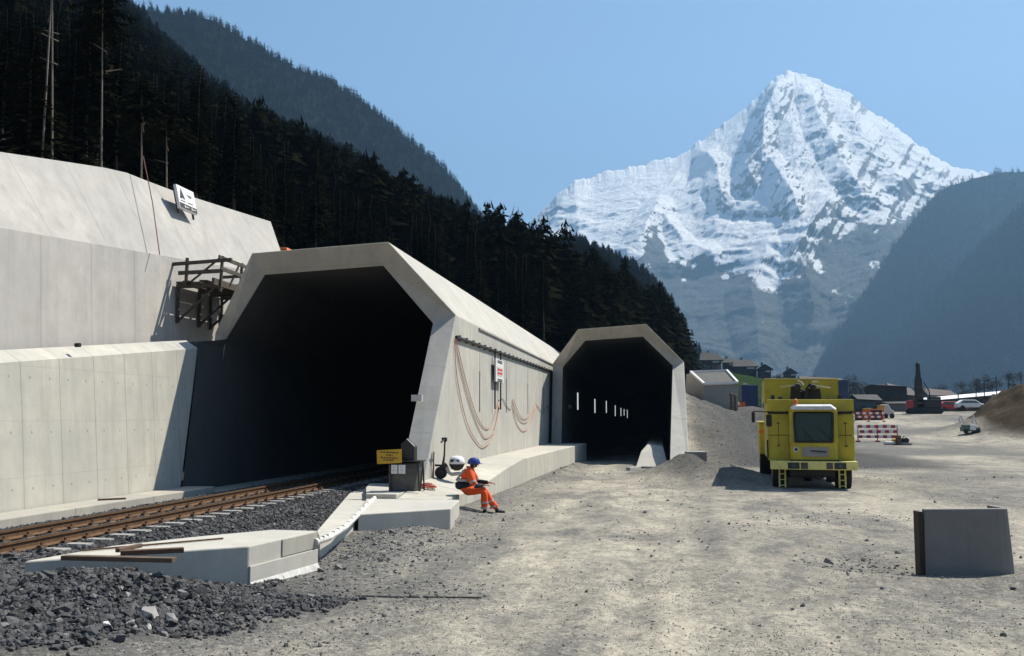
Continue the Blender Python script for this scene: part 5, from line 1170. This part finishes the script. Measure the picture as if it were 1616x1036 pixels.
# slender pale trunks seen against the dark wood
for (x, y, X, hgt, lab) in ((66, 250, -18.6, 8.5, 'slender pale trunk, left of the close pair rising above the high wall'), (84, 256, -18.4, 9.5, 'tallest slender pale trunk leaning left above the high wall'), (161, 266, -18.2, 7.0, 'pale brown trunk midway along the high wall edge'),
                            (224, 286, -17.6, 3.2, 'short bare pale trunk behind the red pole'), (264, 298, -17.6, 3.0, 'thin dark trunk beside the white board on the high wall')):
    p = atX(x, y, X); H = hgt; t = thing('bare_trunk_tree', lab, 'tree', p)
    b = MB(); lean = RNG.normal(0, .03); b.tube([(lean * H * q * 1.5, -.02 * H * q, -.8 + (H + .8) * q) for q in np.linspace(0, 1, 7)], [.038 * (1 - .7 * q) for q in np.linspace(0, 1, 7)], 6).build('trunk', M['palebark'], t, ninv=False)
    for q in range(4): a = RNG.uniform(0, 6.28); z = H * RNG.uniform(.3, .8); MB().tube([(0, 0, z), (math.cos(a) * .5, math.sin(a) * .5, z + .15)], [.02, .008], 4).build('branch', M['palebark'], t, ninv=False)
    V, F_ = spruce_arrays(int(x), H * .55, 1.1, .1, 14, 8, 5, .6); c_ = npmesh('crown', V + np.array((lean * H * 1.2, 0, H * .62)), F_, M['needle'], parent=t); c_.matrix_parent_inverse = Matrix.Identity(4)
# the wood beyond: one mass
def wood(name, pts, hmin, hmax, var, mat_, seed):
    r = np.random.default_rng(seed); Vs = []; Fs = []; n0 = 0; k = r.integers(len(var), size=len(pts)); s = r.uniform(hmin, hmax, len(pts)); a = r.uniform(0, 6.28, len(pts)); wd = r.uniform(.8, 1.35, len(pts))
    for q in range(len(var)):
        ix = np.where(k == q)[0]; V, F_ = var[q]
        if not len(ix): continue
        ca, sa = np.cos(a[ix])[:, None], np.sin(a[ix])[:, None]; sc2 = (s[ix] * wd[ix])[:, None]
        X = (V[None, :, 0] * ca - V[None, :, 1] * sa) * sc2 + pts[ix, 0:1]; Y = (V[None, :, 0] * sa + V[None, :, 1] * ca) * sc2 + pts[ix, 1:2]; Z = V[None, :, 2] * s[ix][:, None] + pts[ix, 2:3] - .3
        Vs.append(np.stack([X, Y, Z], -1).reshape(-1, 3)); nV = len(V)
        Fs.append((F_[None] + (n0 + np.arange(len(ix)) * nV)[:, None, None]).reshape(-1, 3)); n0 += len(ix) * nV
    return kind(npmesh(name, np.concatenate(Vs), np.concatenate(Fs), mat_), 'stuff')
def broad_arrays(seed, n):      # loose rounded crown of small leaf or twig faces, unit height
    r = np.random.default_rng(seed); c = []; nb = 9
    cl = [(r.normal(0, .15), r.normal(0, .15), r.uniform(.4, .92)) for _ in range(nb)]
    for i in range(n):
        q = cl[i % nb]; d = r.normal(0, 1, 3); d = d / np.linalg.norm(d) * r.uniform(.3, 1) * .17; p = np.array(q) + d; e1 = r.normal(0, 1, 3); e1 /= np.linalg.norm(e1); e2 = np.cross(e1, r.normal(0, 1, 3)); e2 /= np.linalg.norm(e2) + 1e-6
        c += [p - e1 * .02, p + e1 * .02, p + e2 * .036]
    for k in range(3):
        a = k * 2.09; c += [(.03 * math.cos(a), .03 * math.sin(a), 0), (.03 * math.cos(a + 2), .03 * math.sin(a + 2), 0), (0, 0, .7)]
    V = np.array(c, float); return V, np.arange(len(V)).reshape(-1, 3)
unit = []
for k in range(7):
    V, F_ = spruce_arrays(200 + k, 1.0, (.17, .2, .15, .22, .18, .24, .2)[k], (.08, .15, .05, .25, .3, .1, .2)[k], 15, 7, 2, 1.0); unit.append((V, F_))
unit += [spruce_arrays(300 + k, 1.0, (.3, .34, .27)[k], .04, 17, 9, 2, .7) for k in range(3)]
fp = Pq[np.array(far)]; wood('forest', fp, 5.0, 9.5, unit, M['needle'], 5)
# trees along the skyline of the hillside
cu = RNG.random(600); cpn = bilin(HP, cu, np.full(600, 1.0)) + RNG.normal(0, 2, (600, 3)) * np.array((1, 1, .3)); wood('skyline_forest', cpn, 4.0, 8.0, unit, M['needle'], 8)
def on(P, nu, nv, n, lo, hi, seed):
    r = np.random.default_rng(seed); u = r.random(n); v = lo + (hi - lo) * r.random(n); i = (u * (nu - 1)).astype(int); j = np.clip((v * (nv - 1)).astype(int), 0, nv - 1); return P[i, j] + r.normal(0, 1.5, (n, 3)) * np.array((1, 1, 0))
lo_unit = [spruce_arrays(400 + k, 1.0, .2, .05, 7, 5, 1, 2.) for k in range(4)] + [broad_arrays(420, 130)]
wood('ridge_trees', np.concatenate([on(RP, 260, 120, 9000, .25, .99, 3), on(RP, 260, 120, 700, .985, 1.0, 4)]), 5, 11, lo_unit, M['needle'], 9)
wood('valley_trees', np.concatenate([on(VP, 260, 140, 6500, .0, 1.0, 6), on(NP, 200, 100, 6500, 0., 1., 16)]), 12, 26, lo_unit, M['needle'], 12)
r_ = np.random.default_rng(77); nt_ = 420; tx = r_.uniform(1335, 1720, nt_); ty = r_.uniform(300, 420, nt_)
tl_ = np.array([tuple(atY(x, 652, y)) for x, y in zip(tx, ty)]); tl_[:, 2] = r_.uniform(.5, 3, nt_); wood('far_treeline', tl_, 5, 9.5, [broad_arrays(430, 200), broad_arrays(431, 200), lo_unit[0]], M['twig'], 21)
# trees and bushes about the houses and along the plain
BR = [npmesh_ for npmesh_ in (broad_arrays(500 + k, 900) for k in range(3))]
tc = {}
for n_, (x, y, Y, h, lab) in enumerate(((1098, 590, 300, 8, 'dark bush at the left end of the meadow ridge by the forest'), (1128, 590, 300, 7, 'dark bush below the leftmost house'), (1150, 594, 320, 5, 'dark bush between the first houses'), (1224, 604, 330, 6, 'bush right of the gabled brown house'), (1232, 606, 300, 7, 'bare tree left above the yellow vehicle'),
        (1350, 618, 250, 7, 'bare tree right of the yellow vehicle top'), (1363, 620, 230, 6, 'bushy bare tree behind the grey shed'), (1375, 628, 200, 5, 'low bush behind the orange container'), (1448, 624, 260, 6, 'dark bush left of the drill mast'), (1480, 620, 320, 7, 'tree in front of the low reddish roof'), (1520, 618, 330, 8, 'bare tree behind the long warehouse'),
        (1545, 612, 340, 9, 'bare tree behind the right end of the warehouse'), (1566, 608, 340, 9, 'bare tree among the poles'), (1600, 606, 330, 9, 'bare tree at the far right behind the mound'), (1286, 602, 300, 5, 'low tree line bush above the yellow vehicle'), (1340, 606, 300, 7, 'small tree at the right top corner of the yellow vehicle'))):
    p = atY(x, y, Y); k = n_ % 3; V, F_ = BR[k]; t = thing('tree', lab, 'tree', p - Vector((0, 0, .62 * h)), RNG.uniform(0, 6), 'trees on the plain and meadow')
    if k not in tc: tc[k] = npmesh('crown', V, F_, M['twig'], parent=t); c_ = tc[k]
    else: c_ = tc[k].copy(); COL.objects.link(c_); c_.parent = t
    c_.matrix_parent_inverse = Matrix.Identity(4); t.scale = (h, h, h)
    MB().tube([(0, 0, -.3), (.01, 0, .3), (0, .02, .75)], [.03, .022, .008], 6).build('trunk', M['bark'], t, ninv=False)

# ------------------------------------------------------------------ stones
def rocks(name, pts, size, m, seed, sub=False, flat=.7):
    r = np.random.default_rng(seed); n = len(pts)
    ph = (1 + 5 ** .5) / 2; ico = np.array([(-1, ph, 0), (1, ph, 0), (-1, -ph, 0), (1, -ph, 0), (0, -1, ph), (0, 1, ph), (0, -1, -ph), (0, 1, -ph), (ph, 0, -1), (ph, 0, 1), (-ph, 0, -1), (-ph, 0, 1)]) / 1.9
    fc = np.array([(0, 11, 5), (0, 5, 1), (0, 1, 7), (0, 7, 10), (0, 10, 11), (1, 5, 9), (5, 11, 4), (11, 10, 2), (10, 7, 6), (7, 1, 8), (3, 9, 4), (3, 4, 2), (3, 2, 6), (3, 6, 8), (3, 8, 9), (4, 9, 5), (2, 4, 11), (6, 2, 10), (8, 6, 7), (9, 8, 1)])
    V = ico[None] * r.uniform(.55, 1.25, (n, 12, 1)); V = V * (size[:, None, None] * np.stack([r.uniform(.8, 1.5, n), r.uniform(.6, 1.1, n), r.uniform(.5, 1., n) * flat / .7], -1)[:, None, :])
    a, b_, c_ = r.uniform(0, 6.28, n), r.normal(0, .5, n), r.normal(0, .5, n)
    def rot(V, ang, i, j):
        cs, sn_ = np.cos(ang)[:, None], np.sin(ang)[:, None]; x, y = V[:, :, i] * cs - V[:, :, j] * sn_, V[:, :, i] * sn_ + V[:, :, j] * cs; V[:, :, i] = x; V[:, :, j] = y
    rot(V, b_, 1, 2); rot(V, c_, 0, 2); rot(V, a, 0, 1)
    V = V + pts[:, None, :]; tone = np.repeat(r.random(n), 12)
    return npmesh(name, V.reshape(-1, 3), (fc[None] + (np.arange(n) * 12)[:, None, None]).reshape(-1, 3), m, dict(tone=tone))
def scatter(n, x0, x1, y0, y1, test, seed):
    r = np.random.default_rng(seed); x = r.uniform(x0, x1, n); y = r.uniform(y0, y1, n); k = test(x, y, r); x, y = x[k], y[k]; return np.stack([x, y, g(x, y)], -1)
wn_ = lambda x, y: fbm(x * .9, y * .9, 3, 55) * .9
ex = np.array([fa, fb_, fc, fd, fe, ff])
def in_poly(x, y, P):
    c = np.zeros(len(x), bool); j = len(P) - 1
    for i in range(len(P)):
        c ^= ((P[i][1] > y) != (P[j][1] > y)) & (x < (P[j][0] - P[i][0]) * (y - P[i][1]) / (P[j][1] - P[i][1] + 1e-9) + P[i][0]); j = i
    return c
dct = np.array(d) if len(d) == 6 else None
heap = scatter(60000, -13, -2.2, 5.2, 13.4, lambda x, y, r: (x < -5.1 + .52 * (y - 10) + .55 * wn_(x, y) + .12 * r.normal(0, 1, len(x)) - .9 * (y < 7.5) * (7.5 - y) * 0) & (x > -12) & ~in_poly(x, y, ex) & (y < 13.2) & ((x < -5.3) | (y < 12.4)), 1)
bedp = scatter(21000, -11.95, -7.3, 8, 34, lambda x, y, r: (x < -8.05) | (y < 24.2) & ~in_poly(x, y, ex), 2)
bedp = bedp[~((np.abs(bedp[:, 0] + 9.85) < 1.26) & (((bedp[:, 1] - 8.6 + .15) % .6) < .30))]
bedp = bedp[(np.abs(bedp[:, 0] - XN) > .11) & (np.abs(bedp[:, 0] - XF) > .11)]
mid_ = scatter(9000, -8.2, -5.6, 11, 24.5, lambda x, y, r: (x < -6.3 - .11 * (y - 14) + .1 * r.normal(0, 1, len(x))) & ~in_poly(x, y, ex), 3)
bp = np.concatenate([heap, bedp, mid_]); sz_ = np.concatenate([np.clip(RNG.lognormal(-3.48, .36, len(heap)), .014, .085), np.clip(RNG.lognormal(-3.45, .25, len(bedp)), .02, .055), np.clip(RNG.lognormal(-3.4, .28, len(mid_)), .02, .06)])
bp[:, 2] += sz_ * .25
kind(rocks('ballast', bp, sz_, M['ballast'], 4), 'stuff')
# gravel spilled on the yard
def dens(x, y, r):
    e = np.exp(-((x + 5.0 - .028 * (y - 20)) / .5) ** 2) * (y > 15) * (y < 53) * 1.0 + np.exp(-((x + 4.9) / 1.2) ** 2) * (y > 12.5) * (y < 20) * .55 + np.exp(-((x + 4.1 - .25 * (y - 9)) / .6) ** 2) * (y < 14) * .35
    e = np.maximum(e, np.exp(-(((x - 1.9) / 2.0) ** 2 + ((y - 40.5) / 4) ** 2)) * .8); e = np.maximum(e, np.exp(-(((x - 3.3) / .7) ** 2 + ((y - 16.6) / 1.) ** 2)) * .9)
    e = np.maximum(e, ((x > 1.6) & (x < 10) & (y > 47) & (y < 75)) * .4); cl_n = np.clip(fbm(x * .4, y * .3, 4, 71) * 2.2, 0, 1) * .10 + .012
    return r.random(len(x)) < np.maximum(e, cl_n)
gr = np.concatenate([scatter(60000, -6, 9, 6.5, 26, dens, 5), scatter(60000, -6, 14, 26, 76, dens, 6)])
gr = gr[~((gr[:, 0] < -4.40) & (gr[:, 1] > 18.9 - .94 * (gr[:, 0] + 5.98) * -1) & (gr[:, 1] > 19.6)) | ((gr[:, 0] > -4.75) & (gr[:, 1] < 22))]
xo_ = -4.96 + .0303 * (gr[:, 1] - 25.5); gr = gr[~((gr[:, 1] > 20.2) & (gr[:, 0] < xo_ + .02))]; gr = gr[~in_poly(gr[:, 0], gr[:, 1], [A_, B_, (-4.70, 22.3), (-6.95, 22.3)])]
fine = scatter(70000, -6, 7, 6.2, 18, lambda x, y, r: r.random(len(x)) < (.25 + .75 * np.clip(fbm(x * .8, y * .5, 4, 91) * 1.6 + .2, 0, 1)) * sstep(18, 8, y), 15)
fine = fine[~in_poly(fine[:, 0], fine[:, 1], ex) & (fine[:, 0] > -4.9 + .4 * (fine[:, 1] - 10))]; gs = np.concatenate([np.clip(RNG.lognormal(-4.25, .5, len(gr)), .006, .07), np.clip(RNG.lognormal(-5.0, .35, len(fine)), .004, .016)]); gr = np.concatenate([gr, fine]); gr[:, 2] += gs * .2
kind(rocks('gravel', gr, gs, M['gravel'], 7), 'stuff')
def hitG(x, y):
    d = ray(x, y); t = 2.
    while EYE + d[2] * t > gz(d[0] * t, d[1] * t) + .03: t += .03
    return Vector((d[0] * t, d[1] * t, EYE + d[2] * t))
# a few larger pieces in the heap
for k, (x, y, s, fl_, m_, lab) in enumerate(((238, 971, .24, .45, 'grey', 'large flat grey stone lying at the foot of the ballast heap'), (270, 976, .13, .7, 'grey', 'rounded grey stone beside the large flat one'), (166, 984, .11, .9, 'offwhite', 'pale cornered stone in the ballast heap'), (235, 989, .08, .9, 'slab', 'small pale stone below the large flat stone'),
        (206, 985, .12, .6, 'grey', 'dull grey stone left of the large flat one'), (375, 925, .10, .5, 'offwhite', 'pale broken stone near the foundation block'), (388, 935, .09, .6, 'slab', 'light stone at the right edge of the ballast heap'), (104, 962, .20, .4, 'box', 'wide dark stone on the left of the heap'), (1598, 928, .07, .8, 'box', 'small dark stone right of the precast piece'))):
    p = hitG(x, y); s *= .62; o = rocks('rock', np.array([(0, 0, 0.)]), np.array([s]), M[m_], 60 + k, flat=fl_); o.location = (p.x, p.y, gz(p.x, p.y) + s * .12); tag(o, lab, 'rock')
# thin steel scrap on the road
for k, (x0, x1, y, lab) in enumerate(((560, 760, 941, 'long thin dark rod lying flat on the gravel road'),)):
    a = atZ(x0, y - 2, .02); e = atZ(x1, y, .02); tag(MB().tube([Vector((q.x, q.y, gz(q.x, q.y) + .008)) for q in (a.lerp(e, t) for t in np.linspace(0, 1, 8))], .011, 5).build('steel_rod', M['darkmetal'], None), lab, 'rod')

# ------------------------------------------------------------------ haze
k = bpy.data.materials.new('haze'); k.use_nodes = True; tnt = k.node_tree; tnt.nodes.clear(); mo = tnt.nodes.new('ShaderNodeOutputMaterial'); pv = tnt.nodes.new('ShaderNodeVolumePrincipled')
pv.inputs['Color'].default_value = (.34, .63, 1., 1); pv.inputs['Density'].default_value = HAZE; pv.inputs['Anisotropy'].default_value = 0.2
tnt.links.new(pv.outputs[0], mo.inputs['Volume'])
hz = MB().box((0, 2600, 1140), (11000, 9000, 2700)).build('haze', k, None); kind(hz, 'stuff')
